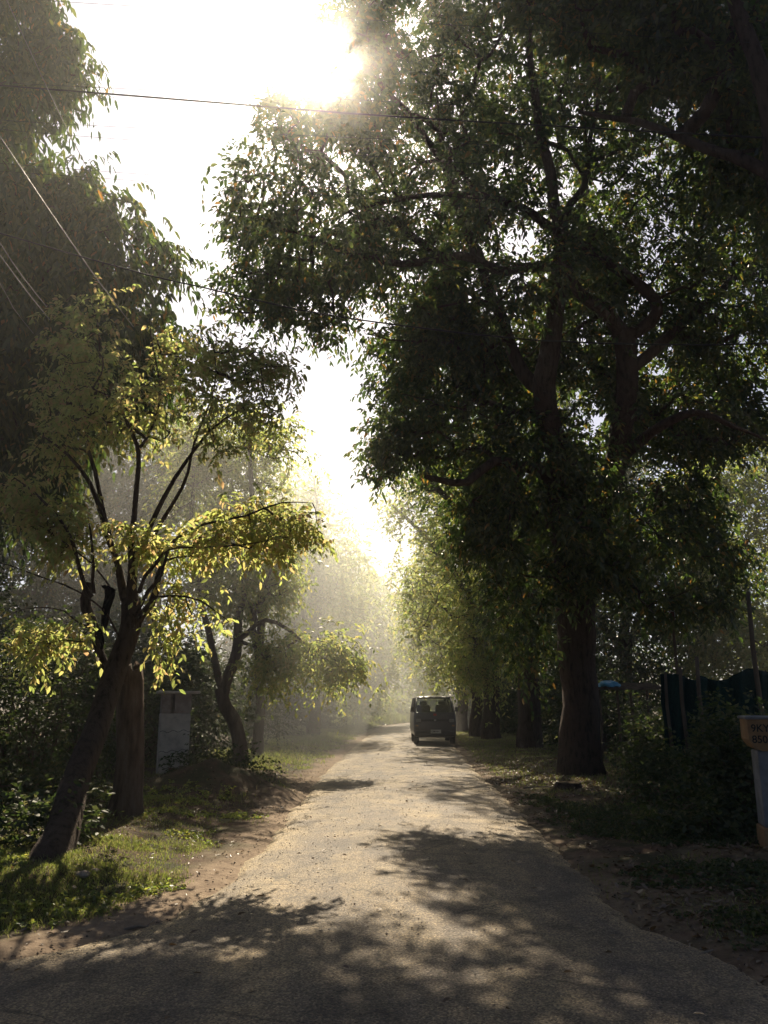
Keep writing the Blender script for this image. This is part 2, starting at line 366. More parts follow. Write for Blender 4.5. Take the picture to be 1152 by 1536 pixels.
def in_poly(x, y, poly):
    inside = np.zeros(len(x), bool); n = len(poly)
    for i in range(n):
        x1, y1 = poly[i]; x2, y2 = poly[(i+1) % n]
        c = ((y1 > y) != (y2 > y)) & (x < (x2-x1)*(y-y1)/((y2-y1) or 1e-9)+x1)
        inside ^= c
    return inside
def edge_dist(x, y, poly):
    best = np.full(len(x), 1e9); n = len(poly)
    for i in range(n):
        a = np.array(poly[i], float); b = np.array(poly[(i+1) % n], float); ab = b-a
        t = np.clip(((x-a[0])*ab[0]+(y-a[1])*ab[1])/max((ab**2).sum(), 1e-9), 0, 1)
        best = np.minimum(best, np.hypot(x-a[0]-t*ab[0], y-a[1]-t*ab[1]))
    return best
def fill(poly, Yc, T, n, ns=.9, th=.42, holes=(), edge=26):
    """n points through the volume of a crown whose outline is poly, around distance Yc, half depth T"""
    poly = [tuple(p) for p in poly]; xs_ = [p[0] for p in poly]; ys_ = [p[1] for p in poly]
    out = []; got = 0; it = 0
    while got < n and it < 60:
        it += 1
        x = rng.uniform(min(xs_), max(xs_), n*3); y = rng.uniform(min(ys_), max(ys_), n*3)
        k = in_poly(x, y, poly); x, y = x[k], y[k]
        if not len(x): continue
        e = edge_dist(x, y, poly)
        Y0 = Yc(x, y) if callable(Yc) else Yc
        k = e > edge*rng.random(len(x))*vn(x/28, y/28, Y0 if np.isscalar(Y0) else 1.0)*1.6
        x, y, e = x[k], y[k], e[k]; Y0 = Y0[k] if not np.isscalar(Y0) else Y0
        half = np.minimum(T, 1.3*e*Y0/F+.15)
        Yp = Y0+half*rng.uniform(-1, 1, len(x))
        p = P(x, y, Yp)
        keep = (vn(p[:, 0]/ns, p[:, 1]/ns, p[:, 2]/ns) > th) & (p[:, 2] > .3)
        for hx, hy, hr in holes: keep &= np.hypot(x-hx, y-hy) > hr
        p = p[keep]; out.append(p); got += len(p)
    return np.concatenate(out)[:n]

def densify(pts, rad, step=.25, wob=.0):
    pts = np.asarray(pts, float); rad = np.asarray(rad, float)
    # Catmull-Rom
    P0 = np.vstack([2*pts[0]-pts[1], pts, 2*pts[-1]-pts[-2]]); op = []; orr = []
    for i in range(len(pts)-1):
        a, b, c, d_ = P0[i], P0[i+1], P0[i+2], P0[i+3]; n = max(2, int(np.linalg.norm(c-b)/step))
        for t in np.arange(n)/n:
            op.append(.5*((2*b)+(-a+c)*t+(2*a-5*b+4*c-d_)*t*t+(-a+3*b-3*c+d_)*t**3)); orr.append(rad[i]*(1-t)+rad[i+1]*t)
    op.append(pts[-1]); orr.append(rad[-1]); op = np.array(op); orr = np.array(orr)
    if wob:
        L = np.arange(len(op))
        for ax in range(3): op[1:, ax] += wob*(vn(L[1:]*step*1.6, ax*7.3+op[0, 0]*3)-.5)
    return op, orr

def limb_mesh(op, orr, n=12, flare=0, seed=0):
    """knobbly tube; returns V,F"""
    m = len(op); V = []; ref = np.array([1., .1, 0])
    for i in range(m):
        t = op[min(i+1, m-1)]-op[max(i-1, 0)]; t /= max(np.linalg.norm(t), 1e-9)
        ref = ref-t*np.dot(ref, t); ref /= np.linalg.norm(ref); b = np.cross(t, ref)
        a = np.arange(n)*2*math.pi/n
        r = orr[i]*(1+.22*(vn(np.cos(a)*1.6+seed, np.sin(a)*1.6, op[i, 2]*1.2)-.5)+.16*(vn(np.cos(a)*4+seed, np.sin(a)*4, op[i, 2]*2.5)-.5))
        if flare:
            hgt = op[i, 2]-op[0, 2]
            r = r*(1+flare*math.exp(-max(hgt, 0)/.35)*(.6+.8*np.maximum(0, np.cos(a*5+seed))))
        V.append(op[i]+r[:, None]*(np.cos(a)[:, None]*ref+np.sin(a)[:, None]*b))
    V = np.concatenate(V); i0 = np.arange(m-1)[:, None]*n; k = np.arange(n)[None]; k2 = (k+1) % n
    Fq = np.stack([i0+k, i0+k2, i0+n+k2, i0+n+k], -1).reshape(-1, 4)
    return V, Fq
def frusta(A, B, ra, rb, n=5):
    t = unit(B-A); ref = np.cross(t, np.array([.31, .2, .93])); ref = unit(ref); b = np.cross(t, ref)
    a = np.arange(n)*2*math.pi/n; c, s = np.cos(a), np.sin(a)
    ring = c[None, :, None]*ref[:, None]+s[None, :, None]*b[:, None]
    V = np.concatenate([A[:, None]+ring*ra[:, None, None], B[:, None]+ring*rb[:, None, None]], 1)
    i0 = np.arange(len(A))[:, None]*2*n; k = np.arange(n)[None]; k2 = (k+1) % n
    return V.reshape(-1, 3), np.stack([i0+k, i0+k2, i0+n+k2, i0+n+k], -1).reshape(-1, 4)

def tree(name, label, cat, limbs, nodes, leafm, barkm, lp, group=None, min_attach=1.2, sides=12, flare=.5, twig=.010, pipe=2.4):
    """limbs: list of (pts, radii), first is the trunk. nodes: crown points. lp: dict for sprays"""
    base = np.array(limbs[0][0][0], float); base[2] = gz(base[0], base[1])
    root = empty(name, base, label, cat, group)
    EP = []; EPL = []; Vs = []; Fs = []; nb = 0
    for li, (pts, rad) in enumerate(limbs):
        op, orr = densify(pts, rad, .22 if li == 0 else .25, wob=.10 if li == 0 else .14)
        if li == 0: op = np.vstack([op[0]-[0, 0, .35], op]); orr = np.concatenate([[orr[0]], orr])
        v, f = limb_mesh(op, orr, sides if li == 0 else max(7, sides-4), flare if li == 0 else 0, seed=li*3.1+base[0])
        Vs.append(v); Fs.append(f+nb); nb += len(v)
        seg = np.concatenate([[0], np.cumsum(np.linalg.norm(np.diff(op, axis=0), axis=1))])+(li > 0)*3
        k = op[:, 2] > min_attach+base[2]
        EP.append(op[k]); EPL.append(seg[k])
    ep = np.concatenate(EP); epl = np.concatenate(EPL); n0 = len(ep)
    nodes = np.asarray(nodes); n = len(nodes)
    dist0 = np.array([np.min(np.linalg.norm(ep-p, axis=1)) for p in nodes])
    nodes = nodes[np.argsort(dist0)]
    allp = np.vstack([ep, nodes]); pl = np.concatenate([epl, np.zeros(n)]); par = np.full(n0+n, -1)
    for i in range(n0, n0+n):
        q = allp[:i]; dv = allp[i]-q; dd = np.linalg.norm(dv, axis=1)
        c = dd**1.35+.16*pl[:i]+.5*np.maximum(0, -dv[:, 2]-.3)
        j = int(np.argmin(c)); par[i] = j; pl[i] = pl[j]+dd[j]
    w = np.zeros(n0+n)
    w[n0:] = twig**pipe
    for i in range(n0+n-1, n0-1, -1): w[par[i]] += w[i]
    r = np.where(w > 0, w, twig**pipe)**(1/pipe)
    A = allp[par[n0:]]; B = allp[n0:]; ra = r[n0:]*1.12; rb = r[n0:]*.95
    # bend each edge with a mid point
    ln = np.linalg.norm(B-A, axis=1, keepdims=True)
    Mi = (A+B)/2+ln*.10*rng.normal(size=A.shape)+np.array([0, 0, 1.])*ln*.05
    v, f = frusta(A, Mi, ra, (ra+rb)/2, 5); Vs.append(v); Fs.append(f+nb); nb += len(v)
    v, f = frusta(Mi, B, (ra+rb)/2, rb, 5); Vs.append(v); Fs.append(f+nb); nb += len(v)
    mesh_np('trunk', np.concatenate(Vs), [np.concatenate(Fs)], barkm, root, smooth=True)
    # sprays
    m = lp['m']; o = np.repeat(B, m, 0); out = unit(np.repeat(B-A, m, 0))
    tpos = rng.random((len(o), 1))
    o = o-np.repeat(B-Mi, m, 0)*tpos*.9+rng.normal(size=o.shape)*lp.get('spread', .18)
    dirs = unit(out*.5+rng.normal(size=o.shape)*.8+np.array([0, 0, lp.get('lift', .15)]))
    hexa = lp.get('hexa', True)
    v, f = leaves(o, dirs, lp['L'], lp['k'], lp['ll'], lp['lw'], lp['droop'], hexa)
    mesh_np('crown', v, [f], leafm, root)
    return root

LP_NEAR = dict(m=10, k=8, L=.38, ll=.13, lw=.052, droop=.65, spread=.20)
tris = 0

# ---- big tree on the right (trunk A)
def lim(pts, Y, rad):
    """pts in photo px; Y scalar or list"""
    Ys = [Y]*len(pts) if np.isscalar(Y) else Y
    return ([P(p[0], p[1], y) for p, y in zip(pts, Ys)], rad)
gA = G(872, 1166); YA = gA[1]
lim0 = lim
def lim(pts, Y, rad):
    Ys = [Y]*len(pts) if np.isscalar(Y) else Y
    return lim0(pts, [float(y-1.9*(1-sm(560, 880, p[1]))) for p, y in zip(pts, Ys)], rad)
trunkA = lim([(874, 1168), (874, 1120), (871, 1060), (868, 1000), (866, 950), (862, 900)], YA, [.46, .42, .39, .38, .40, .42])
limbsA = [trunkA,
    lim([(860, 905), (850, 840), (838, 770), (843, 700), (828, 640), (820, 570), (836, 480), (838, 400), (836, 370), (820, 250), (800, 120), (790, -20)], [YA-.1, YA-.5, YA-.8, YA-1, YA-1, YA-1, YA-1, YA-1.2, YA-1.3, YA-1.5, YA-2, YA-2.5],
        [.28, .25, .24, .23, .22, .20, .17, .15, .13, .10, .07, .04]),
    lim([(866, 905), (890, 840), (905, 760), (925, 680), (942, 600), (938, 500)], [YA, YA-.4, YA-.6, YA-.9, YA-1, YA-1.2], [.26, .24, .23, .22, .21, .20]),
    lim([(938, 505), (905, 465), (870, 440), (845, 350), (880, 250), (900, 120)], [YA-1.2, YA-1.3, YA-1.5, YA-1.5, YA-1, YA-1], [.15, .13, .10, .09, .06, .04]),
    lim([(940, 505), (975, 485), (985, 450), (940, 410), (860, 360), (780, 310), (700, 290), (600, 300), (500, 330)], [YA-1.2, YA-1.4, YA-1.6, YA-1.7, YA-1.7, YA-1.7, YA-1.8, YA-2, YA-2], [.13, .12, .11, .095, .085, .075, .06, .045, .025]),
    lim([(838, 400), (760, 405), (690, 380), (600, 395), (520, 380), (440, 350)], [YA-1.2, YA-1.2, YA-1.5, YA-2, YA-2.2, YA-2.5], [.10, .09, .08, .06, .05, .03]),
    lim([(822, 600), (775, 540), (740, 450), (700, 350), (660, 240), (600, 160), (540, 90)], [YA-1, YA-.6, YA-.4, YA-.5, YA-.8, YA-1.2, YA-1.5], [.15, .13, .12, .10, .08, .06, .03]),
    lim([(842, 740), (790, 700), (740, 690), (700, 720), (660, 716), (640, 712)], [YA-.9, YA-1.3, YA-1.6, YA-2, YA-2.2, YA-2.3], [.13, .11, .09, .08, .06, .04]),
    lim([(915, 700), (980, 650), (1050, 620), (1100, 640), (1150, 660)], [YA-.8, YA-1.2, YA-1.6, YA-1.8, YA-1.8], [.13, .10, .07, .045, .015]),
    lim([(940, 560), (1010, 500), (1080, 440), (1130, 380), (1180, 300)], [YA-1.1, YA-1, YA-.8, YA-.6, YA-.6], [.12, .10, .08, .06, .04]),
]
lim = lim0
sunhole = [(495, 104, 24)]
polyA1 = [(560, -60), (520, 20), (470, 60), (455, 110), (405, 160), (380, 195), (388, 245), (345, 265), (320, 330), (345, 375), (300, 405), (345, 430), (330, 470), (390, 500),
          (400, 545), (450, 515), (510, 500), (560, 520), (700, 560), (900, 560), (1230, 560), (1230, -60)]
polyA2 = [(560, 520), (545, 600), (530, 670), (560, 715), (620, 690), (665, 720), (690, 800), (700, 850), (740, 930), (775, 1005), (810, 1010), (840, 900), (960, 920), (1060, 950), (1130, 900),
          (1118, 830), (1070, 760), (1040, 700), (1230, 640), (1230, 520)]
nA1 = fill(polyA1, lambda x, y: 12.3+3.2*np.maximum(sm(380, 640, x), .85*sm(290, 400, y)), 2.6, 1800, .7, .43, sunhole + [(790, 370, 26), (1130, 520, 30), (455, 465, 26)])
uA = 576+F*nA1[:, 0]/(nA1[:, 1]*cp+(nA1[:, 2]-EYE)*sp)
nA1 = nA1[rng.random(len(nA1)) > .45*(uA < 545)]
nA = np.concatenate([nA1, fill(polyA2, 16.2, 2.4, 900, .7, .44, [(700, 640, 24), (885, 640, 34), (790, 700, 24), (900, 760, 20), (800, 820, 22), (960, 700, 16)]),
    fill([(520, 380), (700, 380), (720, 560), (600, 560), (545, 510), (515, 460)], 15.6, 1.3, 105, .7, .48),
    fill([(462, 50), (520, 0), (575, -20), (575, 190), (425, 190), (452, 115)], 13.2, 1.0, 55, .4, .45, [(495, 100, 48), (450, 60, 20)], 20),
    fill([(380, 410), (520, 390), (540, 500), (450, 520), (400, 480)], 15.2, 1.0, 36, .6, .46)])
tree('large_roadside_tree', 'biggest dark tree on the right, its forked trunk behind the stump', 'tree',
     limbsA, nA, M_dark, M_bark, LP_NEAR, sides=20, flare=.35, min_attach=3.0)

# ---- nearer tree at the right edge, crown fills the upper right corner
xz, yz = 5.1, 9.0
limbsZ = [([(xz, yz, 0), (xz+.05, yz, 3), (xz-.02, yz+.1, 6), (xz-.05, yz, 9), (xz-.3, yz+.3, 12)], [.22, .18, .16, .14, .07]),
          ([(xz, yz, 8), (xz-1, yz+1, 9.6), (xz-2, yz+2, 10.8)], [.09, .06, .03])]
nZ = fill([(700, -120), (760, 30), (860, 60), (960, 120), (1040, 230), (1100, 330), (1230, 380), (1230, -150)], 10.6, 1.8, 420, .8, .45)
tree('slender_tree', 'slim tall trunk at the top right corner of the view with foliage overhead', 'tree',
     limbsZ, nZ, M_dark, M_bark, dict(LP_NEAR, m=12), sides=12, flare=.3, min_attach=6.5)

# ---- row receding on the right
def simple_tree(name, label, cat, gp, rtr, polys, Yc, top_px, leafm, lp, group=None, lean=(0, 0), T=3, ns=1.2, th=.42, barkm=M_bark, fork=True, sides=12, attach=3.0):
    b = np.array(gp, float); Ht = P(top_px[0], top_px[1], Yc)
    b[2] = gz(b[0], b[1])
    mid = b*.55+Ht*.45; mid[2] = b[2]+(Ht[2]-b[2])*.45
    fz = b[2]+(Ht[2]-b[2])*.28
    f0 = np.array([b[0]+lean[0], b[1]+lean[1], fz])
    limbs = [([b, (b+f0)/2+np.array([.06, 0, 0]), f0, (f0+Ht)/2+np.array([.3, .2, .5]), Ht], [rtr, rtr*.86, rtr*.8, rtr*.45, rtr*.12])]
    allnodes = []
    for (poly, Yp, n) in polys: allnodes.append(fill(poly, Yp, T, n, ns, th))
    nodes = np.concatenate(allnodes)
    if fork:
        for q in range(4):
            tgt = nodes[rng.integers(len(nodes))]; m_ = (f0+tgt)/2+np.array([0, 0, .6])
            limbs.append(([f0-[0, 0, .1], m_, tgt], [rtr*.5, rtr*.33, rtr*.1]))
    return tree(name, label, cat, limbs, nodes, leafm, barkm, lp, group, min_attach=attach, sides=sides, flare=.4)
LP_25 = dict(m=9, k=8, L=.45, ll=.15, lw=.055, droop=.8, spread=.3, hexa=False)
LP_35 = dict(m=8, k=7, L=.55, ll=.19, lw=.075, droop=.7, spread=.4, hexa=False)
LP_50 = dict(m=8, k=7, L=.7, ll=.25, lw=.10, droop=.6, spread=.6, hexa=False)
GR = 'trees lining the right side of the road'; GL = 'trees lining the left side of the road'
simple_tree('roadside_tree', 'second trunk back on the right, dark and stout, just behind the biggest tree', 'tree', G(796, 1126), .40,
    [([(580, 560), (560, 640), (580, 720), (630, 750), (680, 800), (710, 900), (760, 1000), (860, 1000), (900, 800), (850, 500), (640, 480)], 25.5, 480)], 25.5, (800, 450), M_dark, LP_25, GR, T=3, attach=4)
simple_tree('roadside_tree', 'stout dark trunk on the right, widest of the three just right of the van', 'tree', G(738, 1111), .36,
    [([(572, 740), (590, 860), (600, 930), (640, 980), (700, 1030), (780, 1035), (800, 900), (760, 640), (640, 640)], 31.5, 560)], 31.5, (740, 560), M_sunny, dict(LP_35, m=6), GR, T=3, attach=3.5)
simple_tree('roadside_tree', 'middle trunk of the three just right of the van', 'tree', G(715, 1107), .27,
    [([(640, 700), (650, 900), (680, 1020), (760, 1030), (820, 900), (780, 660)], 34, 260)], 34, (720, 640), M_mid, LP_35, GR, T=2.5, attach=3.5)
simple_tree('roadside_tree', 'trunk nearest the van, with yellow green sprays above the van roof', 'tree', G(693, 1098), .33,
    [([(588, 850), (600, 900), (590, 950), (600, 1005), (650, 1025), (690, 1060), (705, 1055), (740, 1030), (740, 850), (660, 780)], 39.5, 420)], 40, (680, 800), M_sunny, dict(LP_35, m=6), GR, T=3, attach=3.0)
simple_tree('roadside_tree', 'far hazy tree behind the van on the right of the bend', 'tree', (5.6, 57, 0), .3,
    [([(600, 920), (596, 1000), (620, 1040), (700, 1040), (760, 1000), (740, 860), (640, 840)], 57, 330)], 57, (680, 860), M_mid, LP_50, GR, T=4, attach=2.5)

# ---- left side
simple_tree('tall_dark_tree', 'tall dark drooping tree at the upper left, behind the electric wires', 'tree', (-8.2, 15, 0), .42,
    [([(-160, -90), (60, -90), (85, 0), (122, 60), (118, 120), (100, 165), (130, 225), (165, 290), (235, 305), (245, 350), (272, 400), (300, 470), (270, 560), (200, 620), (90, 700), (60, 760), (-160, 820)], 13.8, 1450)],
    14, (-40, 60), M_dark, dict(LP_NEAR, m=8, ll=.19, lw=.06, L=.5, droop=1.5), None, T=1.9, ns=.9, th=.47, attach=4)
# crooked trunk L2
gL2 = G(357, 1158); y2 = gL2[1]
limbs2 = [lim([(360, 1160), (360, 1130), (358, 1105), (350, 1080), (340, 1060), (334, 1035)], y2, [.20, .17, .165, .16, .15, .15]),
          lim([(336, 1040), (345, 1010), (356, 980), (360, 930), (370, 850), (380, 740), (370, 620)], y2, [.13, .12, .11, .10, .08, .06, .03]),
          lim([(335, 1040), (325, 1000), (315, 950), (300, 880), (290, 760), (300, 640)], y2+.5, [.10, .09, .08, .07, .05, .02]),
          lim([(358, 960), (400, 930), (450, 960), (490, 990)], y2-.3, [.06, .05, .035, .015])]
n2 = np.concatenate([fill([(310, 600), (400, 610), (440, 630), (468, 670), (478, 720), (482, 800), (440, 900), (380, 940), (300, 900), (240, 800), (230, 640)], 19, 2.4, 360, .9, .45),
                     fill([(370, 960), (440, 945), (520, 960), (555, 1000), (550, 1030), (500, 1045), (470, 1020), (430, 1040), (390, 1030), (375, 1000)], 18.2, 1.2, 110, .6, .45)])
tree('crooked_tree', 'crooked leaning trunk on the left behind the whitewashed pillar, bright green low boughs', 'tree', limbs2, n2, M_sunny, M_bark2,
     dict(m=7, k=8, L=.40, ll=.13, lw=.05, droop=.9, spread=.2, hexa=False), GL, min_attach=2.2, sides=12, flare=.3)
simple_tree('roadside_tree', 'straight thin trunk close behind the crooked one on the left', 'tree', G(385, 1142), .15,
    [([(300, 620), (400, 640), (440, 760), (440, 900), (380, 930), (300, 900)], 21, 150)], 21, (370, 650), M_mid, LP_25, GL, T=2, attach=3)
simple_tree('roadside_tree', 'hazy trunk on the left verge nearest past the crooked tree', 'tree', G(470, 1108), .28,
    [([(420, 650), (480, 700), (505, 745), (545, 805), (560, 850), (560, 960), (570, 1010), (530, 1050), (440, 1050), (400, 900), (400, 700)], 35.5, 520)], 35.5, (470, 720), M_sunny, dict(LP_35, m=6), GL, T=3.2, attach=3)
simple_tree('roadside_tree', 'left one of the two hazy far trunks on the left verge', 'tree', G(514, 1087), .25,
    [([(490, 790), (540, 830), (575, 900), (570, 990), (585, 1030), (540, 1055), (480, 1055), (460, 880)], 48, 330)], 48, (520, 850), M_sunny, LP_50, GL, T=3.5, attach=2.5)
simple_tree('roadside_tree', 'right one of the two hazy far trunks on the left verge', 'tree', G(532, 1085), .28,
    [([(520, 840), (560, 850), (592, 910), (585, 960), (596, 1030), (560, 1050), (510, 1050), (505, 900)], 52, 300)], 52, (545, 870), M_sunny, LP_50, GL, T=3.5, attach=2.5)

# ---- background trees
BG = 'thicket trees standing behind the roadside trees'
simple_tree('thicket_tree', 'dark thicket tree at the far left edge behind the golden leaved tree', 'tree', (-10.5, 20, 0), .25,
    [([(-140, 480), (120, 520), (160, 700), (150, 1000), (160, 1130), (-140, 1150)], 20, 900)], 20, (20, 560), M_dark, dict(LP_25, m=11), BG, T=2.5, attach=1.0)
simple_tree('thicket_tree', 'shaded thicket tree between the golden leaved tree and the crooked trunk', 'tree', (-7.0, 24, 0), .25,
    [([(120, 560), (280, 560), (340, 700), (350, 1000), (340, 1120), (130, 1120)], 24, 800)], 24, (230, 640), M_dark, dict(LP_25, m=11), BG, T=2.0, attach=1.0)
simple_tree('thicket_tree', 'hazy thicket tree filling the gap left of the far trunks', 'tree', (-8.0, 42, 0), .3,
    [([(300, 760), (440, 760), (500, 900), (490, 1060), (320, 1060)], 42, 450)], 42, (400, 800), M_dark, LP_50, BG, T=3.0, attach=1.0)
simple_tree('thicket_tree', 'dim tree behind the biggest trunk on the right', 'tree', (9.5, 32, 0), .3,
    [([(820, 700), (960, 680), (1060, 760), (1080, 980), (1060, 1070), (820, 1070)], 32, 850)], 32, (930, 700), M_dark, dict(LP_35, m=11), BG, T=2.5, attach=1.0)
simple_tree('thicket_tree', 'sunlit pale green tree at the right edge above the green net', 'tree', (15.5, 30, 0), .3,
    [([(1020, 700), (1120, 650), (1240, 640), (1240, 1060), (1040, 1060)], 29, 620)], 29, (1140, 660), M_mid, dict(LP_35, m=10), BG, T=2.5, attach=1.0)
simple_tree('thicket_tree', 'dim thicket tree seen between the right hand trunks', 'tree', (8.5, 46, 0), .3,
    [([(690, 820), (840, 760), (860, 1060), (700, 1060)], 46, 420)], 46, (780, 800), M_dark, LP_50, BG, T=3, attach=1.0)
simple_tree('thicket_tree', 'misty tree closing the view beyond the bend', 'tree', (.5, 78, 0), .4,
    [([(470, 880), (560, 900), (600, 900), (700, 880), (720, 1060), (460, 1062)], 80, 520)], 80, (590, 900), M_mid, dict(LP_50, L=1.0, ll=.38, lw=.16, spread=.9), BG, T=5, attach=1.0)

# ---- the golden leaved tree on the left (S)
gS = G(187, 1248); ys_ = gS[1]; gT = G(62, 1322); yb = gT[1]
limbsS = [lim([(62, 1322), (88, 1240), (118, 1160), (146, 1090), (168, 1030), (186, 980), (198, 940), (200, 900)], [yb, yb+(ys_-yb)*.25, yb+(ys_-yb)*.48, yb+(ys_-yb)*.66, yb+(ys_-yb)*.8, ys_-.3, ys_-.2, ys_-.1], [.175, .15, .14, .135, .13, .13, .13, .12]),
  lim([(172, 1030), (162, 1000), (146, 965), (138, 930), (137, 900), (140, 880)], ys_-.15, [.09, .075, .07, .075, .08, .065]),
  lim([(138, 895), (124, 860), (112, 820), (90, 780), (60, 745), (20, 715)], ys_-.3, [.035, .032, .028, .024, .018, .008]),
  lim([(141, 890), (143, 850), (138, 800), (130, 760)], ys_-.1, [.03, .025, .016, .008]),
  lim([(196, 925), (186, 890), (178, 855), (168, 820), (160, 780), (140, 730), (105, 685), (70, 660)], ys_, [.08, .075, .06, .05, .042, .035, .024, .01]),
  lim([(180, 860), (165, 800), (150, 740), (135, 660), (150, 570), (150, 500), (140, 450)], ys_+.3, [.045, .04, .035, .03, .022, .016, .008]),
  lim([(200, 905), (196, 860), (196, 820), (204, 760), (212, 700), (210, 670), (190, 630), (178, 590)], ys_-.2, [.09, .07, .05, .042, .038, .033, .022, .01]),
  lim([(210, 672), (228, 640), (240, 600), (235, 540), (230, 480)], ys_-.1, [.026, .022, .017, .012, .006]),
  lim([(200, 840), (230, 780), (262, 720), (300, 670), (345, 630), (400, 600)], ys_+.1, [.045, .040, .034, .026, .018, .007]),
  lim([(204, 850), (240, 790), (275, 735), (290, 690), (320, 610), (330, 560), (320, 500)], ys_+.5, [.04, .036, .03, .024, .016, .010, .005]),
  lim([(202, 940), (222, 905), (235, 870), (245, 850)], ys_-.2, [.07, .055, .05, .045]),
  lim([(208, 890), (230, 840), (262, 805), (310, 782), (370, 770), (430, 752), (470, 760)], ys_-.4, [.03, .028, .024, .02, .016, .011, .005]),
  lim([(206, 920), (236, 860), (250, 820), (300, 815), (370, 810), (440, 800)], ys_-.6, [.025, .022, .018, .014, .010, .005]),
  lim([(243, 852), (262, 832), (300, 830)], ys_-.2, [.03, .014, .006]),
  lim([(225, 905), (250, 890), (300, 895), (345, 925)], ys_-.5, [.02, .016, .012, .005]),
  lim([(222, 915), (240, 950), (258, 985), (262, 1000)], ys_-.4, [.014, .011, .008, .004]),
  lim([(178, 955), (158, 915), (120, 890), (70, 870), (20, 850), (-30, 845)], ys_-.5, [.016, .014, .012, .010, .008, .005]),
  lim([(130, 940), (100, 918), (60, 915), (20, 925)], ys_-.4, [.013, .010, .008, .004]),
  lim([(140, 960), (100, 960), (50, 970), (0, 945)], ys_-.7, [.013, .010, .008, .004]),
  lim([(165, 880), (140, 845), (100, 820), (60, 800), (20, 790)], ys_-.3, [.014, .012, .010, .008, .004])]
nS = np.concatenate([
  fill([(80, 440), (170, 420), (200, 500), (270, 490), (330, 540), (420, 560), (440, 620), (400, 680), (330, 700), (280, 660), (220, 690), (150, 660), (110, 720), (50, 700), (40, 560)], ys_+.3, 1.4, 215, .45, .50),
  fill([(40, 760), (120, 740), (200, 790), (260, 800), (320, 760), (400, 735), (480, 760), (490, 800), (430, 830), (340, 835), (240, 860), (180, 820), (90, 840), (40, 800)], ys_-.2, 1.0, 190, .4, .5),
  fill([(240, 880), (320, 885), (360, 925), (310, 945), (280, 950), (270, 1010), (235, 1000), (240, 930)], ys_-.4, .5, 20, .3, .5),
  fill([(-20, 935), (40, 950), (100, 945), (150, 930), (150, 955), (60, 985), (0, 970)], ys_-.6, .4, 26, .3, .4),
  fill([(-20, 690), (60, 730), (50, 760), (-20, 750)], ys_-.3, .4, 22, .3, .4),
  fill([(300, 500), (400, 520), (450, 540), (450, 600), (360, 580), (300, 560)], ys_+.8, .8, 85, .4, .45)])
limbsS = [limbsS[0]]+[(p_, [q*.82 for q in r_]) for p_, r_ in limbsS[1:]]
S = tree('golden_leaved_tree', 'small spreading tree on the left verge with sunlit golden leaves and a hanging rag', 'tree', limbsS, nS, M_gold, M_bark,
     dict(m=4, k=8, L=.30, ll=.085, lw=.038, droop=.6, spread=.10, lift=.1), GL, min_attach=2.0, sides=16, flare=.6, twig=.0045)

BH = 'unseen trees added around the viewpoint to cut sky light'  # out of view, added to block sky fill and deepen the shade
for nm, (bx, by, r_, h_) in (('tree on the right just behind the viewpoint', (6.5, -3, 4.5, 9)), ('tree on the left just behind the viewpoint', (-8, -5, 4.5, 9)), ('tree straight behind the viewpoint across the side road', (0, -13, 5.5, 10)),
                            ('tree far right of the viewpoint', (11.5, 4, 4.0, 9)), ('tree far left of the viewpoint', (-11.5, 4.5, 3.5, 8))):
    u = unit(rng.normal(size=(420, 3)))*rng.random((420, 1))**.4*np.array([r_, r_, 4.2])+np.array([bx, by, h_])
    tree('added_shade_tree', 'added unseen leafy '+nm, 'tree', [([(bx, by, 0), (bx+.1, by, 2.5), (bx, by+.1, h_*.6), (bx, by, h_)], [.35, .3, .25, .1])], u, M_dark, M_bark,
         dict(m=8, k=7, L=.8, ll=.34, lw=.15, droop=.8, spread=.5, hexa=False), BH, min_attach=3)
# broken stout trunk behind the leaning one
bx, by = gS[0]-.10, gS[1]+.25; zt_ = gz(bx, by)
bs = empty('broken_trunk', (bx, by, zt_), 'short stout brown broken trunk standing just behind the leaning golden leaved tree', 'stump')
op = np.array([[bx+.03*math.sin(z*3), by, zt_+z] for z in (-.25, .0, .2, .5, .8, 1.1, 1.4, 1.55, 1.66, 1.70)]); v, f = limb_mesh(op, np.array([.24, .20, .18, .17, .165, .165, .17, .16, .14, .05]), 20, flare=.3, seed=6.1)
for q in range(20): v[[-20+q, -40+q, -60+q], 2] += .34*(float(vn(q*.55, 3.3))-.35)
mesh_np('trunk', v, [f], M_bark2, bs, smooth=True)
